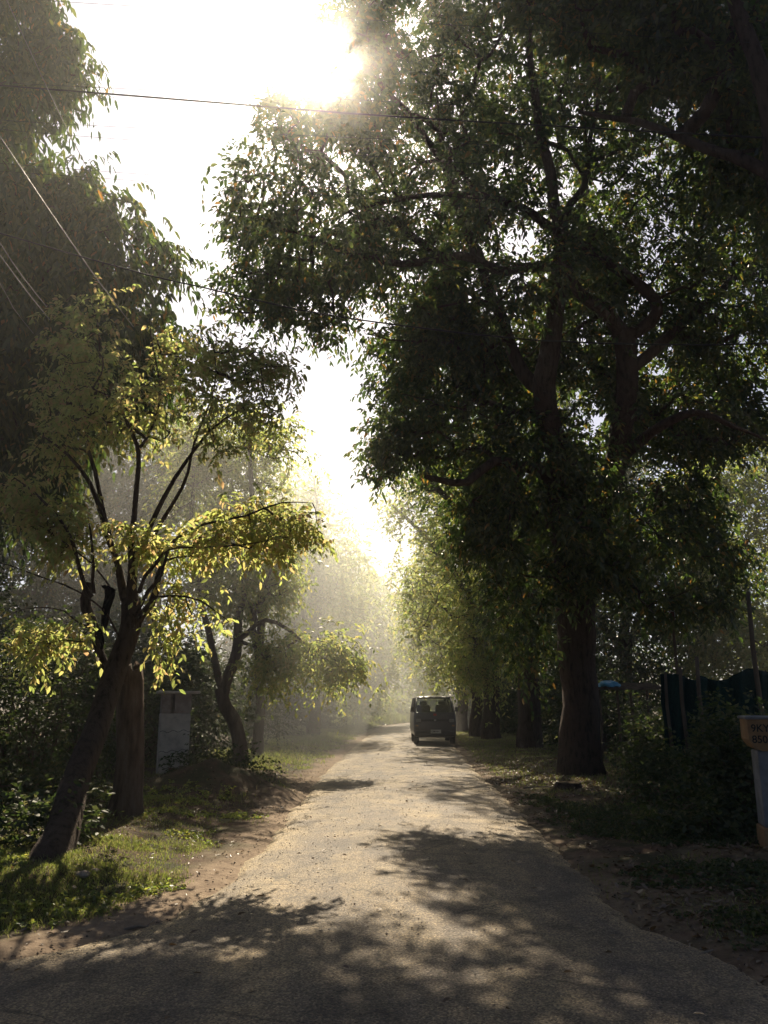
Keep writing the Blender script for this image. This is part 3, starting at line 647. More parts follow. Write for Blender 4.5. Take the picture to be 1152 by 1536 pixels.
# ------------------------------------------------------------------ bushes
def bush(name, label, c, rx, ry_, h, n, leafm, lp, group, cat='bush'):
    z0 = gz(c[0], c[1]); root = empty(name, (c[0], c[1], z0), label, cat, group)
    u = unit(rng.normal(size=(n*3, 3))); rr = rng.random((n*3, 1))**.4
    p = u*rr*np.array([rx, ry_, h*.55])+np.array([c[0], c[1], z0+h*.5])
    p = p[(p[:, 2] > z0+.05) & (vn(p[:, 0]*2.2, p[:, 1]*2.2, p[:, 2]*2.2) > .36)][:n]
    k = max(5, n//12); tips = p[:k*2]; A = np.array([c[0], c[1], z0-.05])+np.stack([rng.normal(size=len(tips))*rx*.15, rng.normal(size=len(tips))*ry_*.15, np.zeros(len(tips))], -1)
    Mi = (A+tips)/2+rng.normal(size=A.shape)*.08
    v1, f1 = frusta(A, Mi, np.full(len(A), .016), np.full(len(A), .011), 5); v2, f2 = frusta(Mi, tips, np.full(len(A), .011), np.full(len(A), .004), 5)
    mesh_np('stem', np.concatenate([v1, v2]), [np.concatenate([f1, f2+len(v1)])], M_bark2, root)
    m = lp['m']; o = np.repeat(p, m, 0)+rng.normal(size=(len(p)*m, 3))*lp['spread']
    o[:, 2] = np.maximum(o[:, 2], z0+.03)
    d_ = unit(o-np.array([c[0], c[1], z0+h*.3]))+rng.normal(size=o.shape)*.6
    v, f = leaves(o, d_, lp['L'], lp['k'], lp['ll'], lp['lw'], lp['droop'], lp.get('hexa', False))
    mesh_np('foliage', v, [f], leafm, root); return root
BL = dict(m=5, k=6, L=.22, ll=.075, lw=.04, droop=.4, spread=.14)
BM = dict(m=5, k=6, L=.32, ll=.12, lw=.06, droop=.4, spread=.2)
BF = dict(m=5, k=6, L=.5, ll=.2, lw=.10, droop=.4, spread=.35)
gb = 'dark undergrowth on the left'
bush('bush', 'dark bush at the left edge behind the golden leaved tree', (-6.6, 12.0), 1.6, 1.0, 3.0, 330, M_bush, BL, gb)
bush('bush', 'dark bush directly left of the golden leaved tree trunk', (-4.9, 11.6), 1.0, .8, 2.3, 230, M_bush, BL, gb)
bush('bush', 'low weedy bush at the left edge nearest the sunlit grass', (-5.7, 9.8), .9, .6, .9, 150, M_bush, BL, gb)
bush('bush', 'shaded bush between the golden leaved tree and the whitewashed pillar', (-5.3, 14.4), .7, .8, 2.2, 220, M_bush, BL, gb)
bush('bush', 'tall shaded bush behind the whitewashed pillar', (-5.2, 17.6), 1.4, .8, 2.6, 260, M_bush, BM, gb)
bush('bush', 'low weeds on the earth mound beside the whitewashed pillar', (-2.9, 14.7), .8, .4, .32, 60, M_bush, BL, gb)
bush('bush', 'low dark ground weeds at the foot of the golden leaved tree', (-4.3, 10.6), .8, .5, .45, 90, M_bush, BL, gb)
bush('bush', 'low dark weeds hugging the foot of the leaning trunk', (-3.45, 8.55), .45, .35, .32, 60, M_bush, BL, gb)
bush('bush', 'bush behind the crooked trunk', (-4.6, 20.3), 1.3, .8, 2.4, 200, M_bush, BM, gb)
bush('bush', 'dim bush between the crooked tree and the next hazy trunk', (-4.4, 26), 1.3, 1.3, 2.2, 190, M_bush, BM, gb)
bush('bush', 'hazy bush left of the far left verge trunk', (-4.6, 33), 1.5, 1.5, 2.2, 150, M_bush, BF, gb)
bush('bush', 'hazy bush right of the first hazy trunk', (-3.6, 42), 1.2, 1.6, 1.9, 150, M_bush, BF, gb)
bush('bush', 'pale sunlit bush at the bend beyond the far left trunks', (-1.2, 58), 1.6, 1.4, 1.9, 160, M_mid, BF, 'bushes at the bend')
bush('bush', 'pale low bush on the grassy bank left of the van', (.9, 63), 1.8, 1.2, 1.5, 150, M_mid, BF, 'bushes at the bend')
gb = 'dark undergrowth on the right'
bush('bush', 'glinting leafy bush left of the ochre topped pillar', (4.45, 10.3), .62, .6, 1.2, 240, M_bush, BL, gb)
bush('bush', 'dark bush behind the ochre topped pillar', (5.6, 11.2), .8, .7, .8, 230, M_bush, BL, gb)
bush('bush', 'dark bush below the green net', (5.9, 13.4), 1.3, .7, .75, 260, M_bush, BL, gb)
bush('bush', 'dark low bush to the right of the biggest trunk', (5.8, 16.9), .9, .8, .9, 230, M_bush, BM, gb)
bush('bush', 'tangled bush in front of the low shelter', (7.3, 18.5), 1.3, .8, 1.1, 230, M_bush, BM, gb)
bush('bush', 'low creeper clump in front of the dark bushes on the right', (4.4, 12.6), .8, .6, .55, 120, M_bush, BL, gb)
bush('bush', 'low creeper clump just left of the ochre topped pillar base', (3.65, 9.6), .5, .4, .3, 70, M_bush, BL, gb)
bush('bush', 'shadowy bush between the biggest trunk and the second trunk', (6.3, 24), 1.4, .9, 2.0, 200, M_bush, BM, gb)
bush('bush', 'shadowy bush behind the second trunk on the right', (7.2, 30), 1.8, 1.2, 2.3, 200, M_bush, BF, gb)
bush('bush', 'bush seen between the trunks right of the van', (6.2, 38), 1.6, 1.4, 2.2, 170, M_bush, BF, gb)
bush('bush', 'hazy bush right of the bend behind the van', (6.6, 50), 2.0, 1.6, 2.2, 150, M_bush, BF, gb)

# ------------------------------------------------------------------ grass, litter, gravel
def blades(name, label, pts, hgt, wid, m, cat=None):
    n = len(pts); a = rng.random(n)*2*math.pi; w = np.stack([np.cos(a), np.sin(a), 0*a], -1)
    lean = rng.normal(size=(n, 3))*.45; lean[:, 2] = 1; lean = unit(lean)
    h = hgt*(.4+.9*rng.random(n)**1.5)[:, None]; wd = wid*(.7+.6*rng.random(n))[:, None]
    bend = rng.normal(size=(n, 3))*.35; bend[:, 2] = -.15
    V = np.stack([pts-w*wd/2, pts+w*wd/2, pts+lean*h*.55+w*wd*.3, pts+lean*h+bend*h, pts+lean*h*.55-w*wd*.3], 1).reshape(-1, 3)
    b = np.arange(n)[:, None]*5
    o = mesh_np(name, V, [b+np.array([0, 1, 2, 4]), b+np.array([4, 2, 3])], m)
    return tag(o, label, kind='stuff')
def scatter(x0, x1, y0, y1, n, dens):
    x = rng.uniform(x0, x1, n); y = rng.uniform(y0, y1, n); k = rng.random(n) < dens(x, y); x, y = x[k], y[k]
    return np.stack([x, y, gh(x, y)-.004], -1)
def dl(x, y):
    d = xl(y)-x; p = vn(x*1.4, y*1.4, 1)
    return sm(.35, .8, d+.7*(p-.5))*(.25+.75*sm(.3, .5, vn(x*2.3, y*2.3, 5)))*np.where(((x+2.75)/1.2)**2+((y-13.5)/.95)**2 < .9, .08, 1)
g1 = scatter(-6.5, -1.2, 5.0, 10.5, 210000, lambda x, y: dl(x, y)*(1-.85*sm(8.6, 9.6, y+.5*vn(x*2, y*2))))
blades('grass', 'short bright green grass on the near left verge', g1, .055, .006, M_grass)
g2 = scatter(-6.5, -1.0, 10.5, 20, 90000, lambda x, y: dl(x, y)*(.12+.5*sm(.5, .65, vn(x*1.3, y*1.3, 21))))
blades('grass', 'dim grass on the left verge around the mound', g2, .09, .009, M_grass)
g3 = scatter(-4.6, 1, 19, 62, 110000, lambda x, y: dl(x, y))
blades('grass', 'sunlit green grass strip on the far left verge', g3, .12, .018, M_grass)
def dr(x, y):
    d = x-xr(y); return sm(.05, .6, d+.9*(vn(x*1.2, y*1.2, 8)-.5))*sm(.42, .6, vn(x*1.7, y*1.7, 6))
g4 = scatter(1.4, 8, 4.5, 15, 70000, lambda x, y: dr(x, y)*.55)
blades('grass', 'sparse shaded grass on the near right verge', g4, .06, .006, M_grass)
g5 = scatter(1.8, 8, 15, 45, 90000, lambda x, y: sm(.1, .5, x-xr(y)))
blades('grass', 'shaded grass at the feet of the right hand trunks', g5[::2], .07, .014, M_grass)
g6 = scatter(-3, 6, 54, 70, 26000, lambda x, y: sm(.2, .6, xl(y)-x))
blades('tall_grass', 'tall pale grass on the bank at the end of the road', g6, .75, .05, M_grass)

def weeds(name, label, pts, m):
    o = np.repeat(pts, 4, 0)+rng.normal(size=(len(pts)*4, 3))*[.03, .03, .0]; o[:, 2] += .01
    d_ = rng.normal(size=o.shape); d_[:, 2] = np.abs(d_[:, 2])*.8+.2
    v, f = leaves(o, d_, .05, 4, .035, .022, .3, True); ob = mesh_np(name, v, [f], m); return tag(ob, label, kind='stuff')
w1 = scatter(-6.0, -1.2, 5.0, 13, 9000, lambda x, y: .45*dl(x, y)*sm(.45, .6, vn(x*1.1, y*1.6, 31)))
w2 = scatter(1.6, 7, 5.0, 14, 9000, lambda x, y: sm(.1, .8, x-xr(y))*sm(.45, .65, vn(x*.9, y*1.2, 33)))
weeds('weeds', 'low broad leaved weeds among the left verge grass', w1, M_mid)
x = rng.uniform(-3, 4, 9000); y = 4.2+rng.random(9000)**1.4*16; dd = out_d(x, y); k = (np.abs(dd-.02) < .12) & (rng.random(9000) < .8)
edge_xy = (x[k], y[k])
weeds('weeds', 'low creeping weeds on the shaded right verge', w2, M_bush)
def litter(name, label, pts, size, m, flat=.35):
    n = len(pts); a = rng.random(n)*2*math.pi
    ld = unit(np.stack([np.cos(a), np.sin(a), rng.normal(size=n)*flat], -1)); nr = np.array([0, 0, 1.])+rng.normal(size=(n, 3))*.3
    nr = unit(nr-ld*(nr*ld).sum(-1, keepdims=True)); w = np.cross(ld, nr); s = size*(.5+rng.random((n, 1)))
    p = pts+np.array([0, 0, .008]); c = p+nr*s*.1
    V = np.stack([p, p+ld*s*.35+w*s*.2+nr*s*.12, p+ld*s*.7+w*s*.17+nr*s*.1, p+ld*s+nr*s*.08*rng.normal(size=(n, 1)), p+ld*s*.7-w*s*.17+nr*s*.12, p+ld*s*.35-w*s*.2+nr*s*.1], 1).reshape(-1, 3)
    b = np.arange(n)[:, None]*6
    o = mesh_np(name, V, [np.concatenate([b+np.array([0, 1, 2, 3]), b+np.array([0, 3, 4, 5])])], m); return tag(o, label, kind='stuff')
l1 = scatter(1.2, 8, 4.5, 22, 42000, lambda x, y: sm(-.15, .3, x-xr(y))*(.25+.75*sm(.4, .6, vn(x*.8, y*.8, 12))))
litter('leaf_litter', 'brown fallen leaves over the right verge', l1, .055, M_dry)
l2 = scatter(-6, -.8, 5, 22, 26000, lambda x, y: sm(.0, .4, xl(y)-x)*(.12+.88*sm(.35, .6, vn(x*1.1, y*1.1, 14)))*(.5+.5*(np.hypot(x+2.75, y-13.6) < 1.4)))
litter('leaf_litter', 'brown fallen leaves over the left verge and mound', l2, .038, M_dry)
x = rng.uniform(-2.4, 3.2, 420); y = rng.uniform(4.2, 25, 420); k = out_d(x, y) < -.05
l3 = np.stack([x[k], y[k], np.full(k.sum(), .052)], -1)
litter('leaf_litter', 'a few fallen leaves lying on the asphalt', l3, .045, M_dry, .15)
# gravel chips
def chips(name, label, pts, s, m):
    n = len(pts); V0 = np.array([(1, 0, 0), (-1, 0, 0), (0, 1, 0), (0, -1, 0), (0, 0, .8), (0, 0, -.5)], float)
    F0 = np.array([(0, 2, 4), (2, 1, 4), (1, 3, 4), (3, 0, 4), (2, 0, 5), (1, 2, 5), (3, 1, 5), (0, 3, 5)])
    V = pts[:, None]+V0[None]*(s*(.4+rng.random((n, 1, 3))))*(1+.3*rng.normal(size=(n, 6, 1)))
    o = mesh_np(name, V.reshape(-1, 3), [(np.arange(n)[:, None, None]*6+F0[None]).reshape(-1, 3)], m); return tag(o, label, kind='stuff')
x = rng.uniform(-5, 4.2, 26000); y = 3.8+rng.random(26000)**1.6*18
dd = out_d(x, y); k = rng.random(len(x)) < np.where(np.abs(dd) < .35, .8, np.where(dd < 0, .28, .06))
x, y = x[k], y[k]; zz = np.where(out_d(x, y) < -.03, .022+.035*(1-(2*(x-xl(y))/(xr(y)-xl(y))-1)**2), gh(x, y))
chips('gravel', 'loose gravel chips along the road edges', np.stack([x, y, zz-.001], -1), .007, M_rock)

x, y = edge_xy
chips('gravel', 'broken tarmac lumps along the crumbling road edges', np.stack([x, y, gh(x, y)+.006], -1), .0095, surf_mat('tarmac_lump', (.05, .045, .04), (.14, .12, .10), 20, .95, .6, 60, spec=.1))
# ------------------------------------------------------------------ single rocks, stump, sticks
def rock(c, s, label, name='rock', m=M_rock, flat=.6, group=None):
    u = 14; v_ = 9; V = []; Fc = []
    z0 = gz(c[0], c[1])
    for i in range(v_):
        th = math.pi*i/(v_-1)
        for j in range(u):
            ph = 2*math.pi*j/u; p = np.array([math.sin(th)*math.cos(ph), math.sin(th)*math.sin(ph), math.cos(th)])
            r = .75+.5*float(vn(p[0]*1.7+c[0]*9, p[1]*1.7+c[1], p[2]*1.7)); V.append((p[0]*r*s, p[1]*r*s*.8, p[2]*r*s*flat+s*flat*.3))
    for i in range(v_-1):
        for j in range(u): Fc.append((i*u+j, (i+1)*u+j, (i+1)*u+(j+1) % u, i*u+(j+1) % u))
    b = MB(); b.add(V, Fc); o = b.build(name, m, smooth=False); o.location = (c[0], c[1], z0); return tag(o, label, 'rock', group)
g = G(122, 1338); rock(g, .06, 'largest pale stone in the bare gap of the left grass', group='stones on the left verge')
g = G(140, 1330); rock(g, .035, 'small stone on the far side of the largest pale stone', group='stones on the left verge')
g = G(108, 1350); rock(g, .03, 'small stone nearest the camera in the bare gap of the left grass', group='stones on the left verge')
g = G(682, 1083); rock((g[0]+.2, g[1], 0), .28, 'whitish stone on the verge right behind the van', m=M_white, flat=1.0)
# stump
g = G(853, 1188); b = MB(); st = empty('tree_stump', (g[0], g[1], gz(g[0], g[1])), 'low flat topped tree stump in front of the biggest trunk', 'stump')
op = np.array([[g[0], g[1], z] for z in (-.1, .03, .08, .13, .16)]); v, f = limb_mesh(op, np.array([.36, .30, .24, .22, .21]), 22, seed=2)
mesh_np('side', v, [f], M_bark, st, smooth=True)
top = v[-22:]; cen = top.mean(0); cut = np.vstack([top, cen+[0, 0, .01]])
mesh_np('cut_top', cut, [np.array([(i, (i+1) % 22, 22) for i in range(22)])], surf_mat('cut_wood', (.06, .045, .03), (.10, .08, .055), 12, 1.0, .6, 40, spec=.05), st)
# sticks
for (px, py, a, L, lab) in ((764, 1158, .5, .5, 'short pale stick lying on the right verge beyond the stump'), (815, 1186, .25, .75, 'pale dead branch lying left of the stump'),
                            (1030, 1430, .1, .35, 'small pale twig on the near right verge'), (215, 1392, .2, .25, 'small twig on the dirt edge at the left')):
    g = G(px, py); z = gz(g[0], g[1]); b = MB()
    dx, dy = math.cos(a)*L/2, math.sin(a)*L/2
    b.tube([(-dx, -dy, .02), (-dx*.3, -dy*.3+.02, .035), (dx*.4, dy*.4-.01, .03), (dx, dy, .05)], [.012, .011, .009, .004], 6)
    b.tube([(dx*.1, dy*.1, .03), (dx*.4, dy*.4+.12, .06)], [.006, .003], 5)
    o = b.build('stick', M_rock, smooth=True); o.location = (g[0], g[1], z); tag(o, lab, 'stick', 'fallen sticks')

# ------------------------------------------------------------------ whitewashed pillar on the left
g = G(261, 1178); gx, gy = g[0], g[1]; z0 = gz(gx, gy); s_ = gy*cp/F  # metres per px near there
pr = empty('gate_pillar', (gx-.06, gy, z0), 'old whitewashed square pillar with a thin slab cap, on the left verge behind the golden leaved tree', 'pillar', rz=R(19)); pr.scale = (1.18, 1.1, 1)
def up(py): return P(261, py, gy)[2]-z0
b = MB(); b.box((0, 0, (up(1171)-.3)/2), (.40, .40, up(1171)+.3), bev=.01); b.build('base', M_brick, pr)
b = MB(); zb, zt = up(1162), up(1070)
b.box((0, 0, (zb+zt)/2), (.46, .46, zt-zb), bev=.012); sh = b.build('shaft', M_conc, pr)
for hh, tl in ((up(1097), .01), (up(1127), .02), (up(1150), .008)):
    b = MB(); n = 14
    pts = [(-.232+.464*i/n, -.2315, hh+.02*math.sin(i*1.3)+tl*i/n*2) for i in range(n+1)]
    b.tube(pts, .004, 4); pts = [(.2315, -.232+.464*i/n, hh+.012*math.sin(i*2.1+1)+tl*2) for i in range(n+1)]; b.tube(pts, .004, 4)
    b.build('crack', M_black, sh)
b = MB(); b.box((-.02, -.232, up(1155)), (.10, .008, .12)); b.build('bare_patch', M_brick, sh)
b = MB(); zt2 = up(1041)
b.box((-.16, 0, (zt+zt2)/2), (.13, .44, zt2-zt-.004), bev=.008); b.box((.10, 0, (zt+zt2)/2), (.26, .44, zt2-zt-.004), bev=.008); b.box((-.06, .06, (zt+zt2)/2), (.10, .30, zt2-zt-.006))
b.build('head', surf_mat('stained_plaster', (.22, .17, .15), (.40, .33, .29), 6, .9, .5, 30), pr)
b = MB(); b.box((.03, 0, zt2+.028), (.66, .60, .05), bev=.012); b.build('cap', M_conc, pr)

# ------------------------------------------------------------------ ochre topped sign pillar on the right
gR = G(1128, 1290); sx, sy = gR[0]+.41, gR[1]+.12; z0 = gz(sx, sy); 
sr = empty('sign_pillar', (sx, sy, z0), 'grey pillar with an ochre lettered top board at the right edge', 'pillar', rz=R(-13))
b = MB(); b.box((.0, 0, .05), (.46, .36, .34), bev=.012); b.build('plinth', M_orange, sr)
b = MB(); b.box((.0, 0, .59), (.42, .32, .74), bev=.01); bd = b.build('shaft', M_pillar, sr)
b = MB(); b.box((.10, -.166, .58), (.19, .012, .66)); pn = b.build('panel', M_white, sr)
b = MB()
for c, d_ in (((-.008, -.170, .58), (.022, .02, .70)), ((.208, -.170, .58), (.022, .02, .70)), ((.10, -.170, .235), (.194, .02, .022)), ((.10, -.170, .925), (.194, .02, .022))): b.box(c, d_)
b.build('frame', M_black, pn)
b = MB(); zt = 1.27; zb = .96; w = .29
prof = [(-w+.0, zt), (-w, zb+.11), (-w+.05, zb+.03), (-w+.12, zb), (w-.12, zb), (w-.05, zb+.03), (w, zb+.11), (w, zt)]
n = len(prof); vs = [(x, -.21, z) for x, z in prof]+[(x, .17, z) for x, z in prof]
b.add(vs, [tuple(range(n)), tuple(range(2*n-1, n-1, -1))]+[(i, n+i, n+(i+1) % n, (i+1) % n) for i in range(n)])
hd = b.build('head_board', M_orange, sr)
b = MB(); b.box((0, -.02, zt+.018), (.62, .42, .032), bev=.008); b.build('cap', M_pillar, sr)
def text(s, size, loc, parent, m, rot=(R(90), 0, 0), ext=.002, sxx=1.0):
    cu = bpy.data.curves.new('lettering', 'FONT'); cu.body = s; cu.size = size; cu.extrude = ext; cu.offset = size*.012
    o = bpy.data.objects.new('lettering', cu); link(o, parent); o.location = loc; o.rotation_euler = rot; o.scale = (sxx, 1, 1); cu.materials.append(m)
    bpy.context.view_layer.update(); me = bpy.data.meshes.new_from_object(o.evaluated_get(bpy.context.evaluated_depsgraph_get())); (me.materials.append(m) if not me.materials else None); q = bpy.data.objects.new('lettering', me); link(q, parent)
    q.location = loc; q.rotation_euler = rot; q.scale = (sxx, 1, 1); bpy.data.objects.remove(o); return q
text('9KYT.8:8', .105, (-w+.03, -.212, 1.15), hd, M_text, sxx=.95)
text('8507.086', .105, (-w+.03, -.212, 1.04), hd, M_text, sxx=.95)

# ------------------------------------------------------------------ green net and posts, small box on a post, shelter
def top(px, py, Y): return P(px, py, Y)
netY = 14.6
nr_ = empty('shade_net', (6.5, netY, 0), 'dark green shade net sagging between thin posts at the right edge', 'net')
xsN = [1018, 1040, 1050, 1060, 1075, 1090, 1105, 1122, 1140, 1160, 1180, 1205]; ysN = [1012, 1022, 1014, 1018, 1022, 1020, 1011, 1003, 1006, 1010, 1004, 1002]
V = []; Fc = []; nc = 90; nrw = 22
for i in range(nc):
    px = 990+(1215-990)*i/(nc-1); py = np.interp(px, xsN, ysN); t3 = P(px, py, netY+.25*math.sin(i*.5)*.3)
    for j in range(nrw):
        f_ = j/(nrw-1); V.append((t3[0]+.012*math.sin(j*.8+i), t3[1]+.035*math.sin(i*.9+j*.25)+.03*math.sin(i*.23), t3[2]*(1-f_)+(.2)*f_))
for i in range(nc-1):
    for j in range(nrw-1): Fc.append((i*nrw+j, (i+1)*nrw+j, (i+1)*nrw+j+1, i*nrw+j+1))
b = MB(); b.add(np.array(V)-np.array([6.5, netY, 0]), Fc); nm = b.build('mesh_sheet', M_net, nr_, smooth=True)
md = nm.modifiers.new('thick', 'SOLIDIFY'); md.thickness = .004
b = MB(); b.tube([np.array(V[i*nrw])-np.array([6.5, netY, 0]) for i in range(0, nc, 2)], .012, 6); b.build('hem', M_net, nr_)
for (px, pt, rr, Yp, lab) in ((1122, 888, .05, 14.4, 'tallest dark pole holding up the green net near the ochre topped pillar'), (1045, 985, .045, 14.4, 'shorter post at the left sag of the green net'),
                              (1020, 1000, .04, 14.5, 'thin post second from the left end of the green net'), (998, 1010, .035, 14.6, 'thin post at the left end of the green net')):
    t3 = P(px, pt, Yp); z = gz(t3[0], Yp); b = MB(); h = t3[2]-z
    b.tube([(0, 0, -.2), (.015, 0, h*.35), (-.012, .01, h*.7), (.0, 0, h)], [rr, rr*.95, rr*.85, rr*.75], 8)
    o = b.build('pole', M_wood, smooth=True); o.location = (t3[0], Yp, z); tag(o, lab, 'pole', 'poles of the green net')
t3 = P(1008, 925, 16.5); z = gz(t3[0], 16.5); px_ = empty('post_box', (t3[0], 16.5, z), 'small reddish box with a white rim on a thin post above the bushes', 'box')
h = t3[2]-z
b = MB(); b.tube([(0, 0, -.2), (.02, 0, h*.5), (0, 0, h-.1)], .03, 8); b.build('post', M_wood, px_)
b = MB(); b.box((0, 0, h), (.085, .06, .2), bev=.006); b.build('box_body', M_brick, px_)
b = MB()
for c, d_ in (((-.05, -.005, h+.01), (.018, .08, .2)), ((.05, -.005, h+.01), (.018, .08, .2)), ((0, -.005, h+.115), (.118, .08, .022))): b.box(c, d_)
b.build('rim', M_white, px_)
# shelter
yS = 21.5; a0 = P(885, 1034, yS); a1 = P(985, 1036, yS); z = 0
she = empty('low_shelter', ((a0[0]+a1[0])/2, yS, z), 'low plank roofed shelter on thin posts behind the biggest trunk', 'shelter')
W = a1[0]-a0[0]; h = a0[2]
b = MB()
for k in range(6): b.box((0, -.75+k*.3, h+.012*(k % 2)+.03*k), (W+.2, .27, .035), bev=.005)
b.build('roof', M_wood, she)
for sx_ in (-1, 0, 1):
    for syy in (-.6, .6):
        b = MB(); b.tube([(sx_*W*.46, syy, -.1), (sx_*W*.46+.02, syy, h*.5), (sx_*W*.46, syy, h-.02)], .035, 7); b.build('post', M_wood, she)
# blue plastic bundle on it
c = P(913, 1029, yS-.6); b = MB(); V = []; Fc = []; u, v_ = 18, 8
for i in range(v_):
    f_ = i/(v_-1); r0 = .27*math.cos(f_*math.pi/2)+.0
    for j in range(u):
        ph = 2*math.pi*j/u; r1 = r0*(1+.25*math.sin(ph*3+i)*.5+.1*math.sin(ph*7)); V.append((r1*math.cos(ph)*1.1, r1*math.sin(ph)*.7, .14*math.sin(f_*math.pi/2)+.02*math.sin(ph*5)))
for i in range(v_-1):
    for j in range(u): Fc.append((i*u+j, i*u+(j+1) % u, (i+1)*u+(j+1) % u, (i+1)*u+j))
b.add(V, Fc); o = b.build('plastic_sheet', M_blue, smooth=True); o.location = (c[0], yS-.6, h+.06); tag(o, 'bright blue crumpled plastic sheet on the low shelter roof', 'sheet')

# ------------------------------------------------------------------ black rag in the golden leaved tree
t0 = P(157, 878, ys_-.5)
out = [(157, 878, 4), (166, 884, 8), (164, 895, 7), (158, 915, 5.5), (156, 940, 5), (150, 950, 4.5), (154, 962, 3), (153, 974, 1.2)]
V = []; Fc = []; m_ = 40; w_ = 7
for i in range(m_):
    f_ = i/(m_-1)*(len(out)-1); k = min(int(f_), len(out)-2); q = f_-k
    cx, cy, hw = [out[k][a]*(1-q)+out[k+1][a]*q for a in range(3)]
    for j in range(w_):
        e = (j/(w_-1)-.5)*2
        p = P(cx+e*hw, cy, ys_-.5+.035*math.sin(e*4+i*.2)); V.append(p-t0)
for i in range(m_-1):
    for j in range(w_-1): Fc.append((i*w_+j, i*w_+j+1, (i+1)*w_+j+1, (i+1)*w_+j))
b = MB(); b.add(V, Fc); o = b.build('hanging_rag', M_cloth, smooth=True); o.location = tuple(t0); md = o.modifiers.new('thick', 'SOLIDIFY'); md.thickness = .012
tag(o, 'long black rag hanging from a branch of the golden leaved tree', 'rag')

# ------------------------------------------------------------------ far wall
wl = empty('boundary_wall', (0, 72, gz(0, 72)), 'long brown boundary wall beyond the end of the road', 'wall')
b = MB(); b.box((0, 0, .95), (44, .3, 2.3), bev=.02); b.build('wall_face', M_wall, wl)
b = MB(); b.box((0, 0, 2.15), (44, .42, .1), bev=.02); b.build('coping', M_wall, wl)

# ------------------------------------------------------------------ overhead wires
def wire(label, pts, r, m, group):
    pw = [P(x_, y_, Y_) for x_, y_, Y_ in pts]; op, _ = densify(pw, [r]*len(pw), 1.2); c = op[len(op)//2]
    b = MB(); b.tube([p-c for p in op], r, 6); o = b.build('electric_wire', m, smooth=True); o.location = tuple(c); tag(o, label, 'wire', group)
gw = 'electric wires crossing overhead'
wire('thickest black cable crossing the sky below the sun', [(-260, 112, 9), (0, 128, 9), (400, 160, 9), (640, 178, 9), (1152, 207, 9), (1400, 222, 9)], .012, M_wire, gw)
wire('thin wire running just above the thickest black cable', [(-260, 105, 9.4), (0, 124, 9.4), (400, 143, 9.4), (1152, 182, 9.4), (1400, 196, 9.4)], .0035, M_wire, gw)
wire('upper one of the two thin wires below the thickest cable', [(-260, 158, 9.6), (0, 180, 9.6), (170, 190, 9.6), (640, 212, 9.6), (1152, 243, 9.6), (1400, 262, 9.6)], .0035, M_wire, gw)
wire('lower one of the two thin wires below the thickest cable', [(-260, 172, 9.8), (0, 194, 9.8), (170, 208, 9.8), (640, 240, 9.8), (1152, 280, 9.8), (1400, 300, 9.8)], .0035, M_wire, gw)
wire('upper wire of the lowest level pair at the left', [(-260, 225, 10), (0, 245, 10), (140, 256, 10), (640, 292, 10), (1152, 330, 10), (1400, 350, 10)], .0035, M_wire, gw)
wire('lower wire of the lowest level pair at the left', [(-260, 238, 10.2), (0, 257, 10.2), (190, 270, 10.2), (640, 305, 10.2), (1152, 345, 10.2), (1400, 365, 10.2)], .0035, M_wire, gw)
wire('highest thin wire across the top of the sky', [(-260, -22, 9), (60, 0, 9), (150, 6, 9), (640, 35, 9), (1400, 80, 9)], .003, M_wire, gw)
wire('dark sagging cable that slopes down past the middle of the trees', [(-260, 270, 8), (0, 350, 8), (220, 412, 8), (300, 430, 8), (450, 465, 8), (600, 488, 8), (800, 510, 8), (1000, 517, 8), (1152, 515, 8), (1400, 500, 8)], .009, M_wire, gw)
gd = 'steep pale wires at the left edge'
wire('brightest steep pale wire slanting down at the left edge', [(-120, 30, 6), (0, 205, 6.8), (60, 295, 7.5), (115, 375, 8.4), (150, 425, 9.2), (200, 490, 11)], .0055, M_wire2, gd)
wire('thin steep pale wire starting in the top left corner', [(-30, -80, 7), (10, 0, 7.5), (70, 130, 8.4), (115, 222, 9.4), (180, 340, 11), (240, 440, 13)], .005, M_wire2, gd)
wire('upper one of the two short steep wires below the brightest one', [(-60, 275, 6.6), (0, 365, 7.2), (36, 418, 7.9), (70, 460, 9)], .005, M_wire2, gd)
wire('lower one of the two short steep wires below the brightest one', [(-60, 305, 6.6), (0, 383, 7.2), (40, 437, 8), (75, 480, 9)], .0045, M_wire2, gd)
wire('lowest steep pale wire at the left edge', [(-60, 350, 6.8), (0, 425, 7.4), (20, 462, 7.8), (50, 500, 9)], .003, M_wire2, gd)

# ------------------------------------------------------------------ van (facing the camera)
vx, vy = 1.80, 29.2
van = empty('parked_van', (vx, vy, .05), 'small dark grey van facing the camera on the right half of the road', 'van', rz=R(.4)); van.scale = (1.07, 1.05, 1.03)
def ring(hw, yf, yr, z, r=.10, n=6, bow=.05):
    pts = []
    cs = [(hw-r, yf+r, -90), (hw-r, yr-r, 0), (-hw+r, yr-r, 90), (-hw+r, yf+r, 180)]
    for cx, cy, a0_ in cs:
        for k in range(n+1):
            a = R(a0_+90*k/n); x_, y_ = cx+r*math.cos(a), cy+r*math.sin(a)
            if y_ < yf+r+.01: y_ -= bow*(1-(x_/hw)**2)
            pts.append((x_, y_, z))
    return pts
def loft(rings, cap=(True, True)):
    b = MB(); n = len(rings[0]); V = [p for r_ in rings for p in r_]; Fc = []
    for i in range(len(rings)-1):
        for k in range(n): Fc.append((i*n+k, i*n+(k+1) % n, (i+1)*n+(k+1) % n, (i+1)*n+k))
    if cap[0]: Fc.append(tuple(range(n-1, -1, -1)))
    if cap[1]: Fc.append(tuple((len(rings)-1)*n+k for k in range(n)))
    return b.add(V, Fc)
yr_ = 3.25
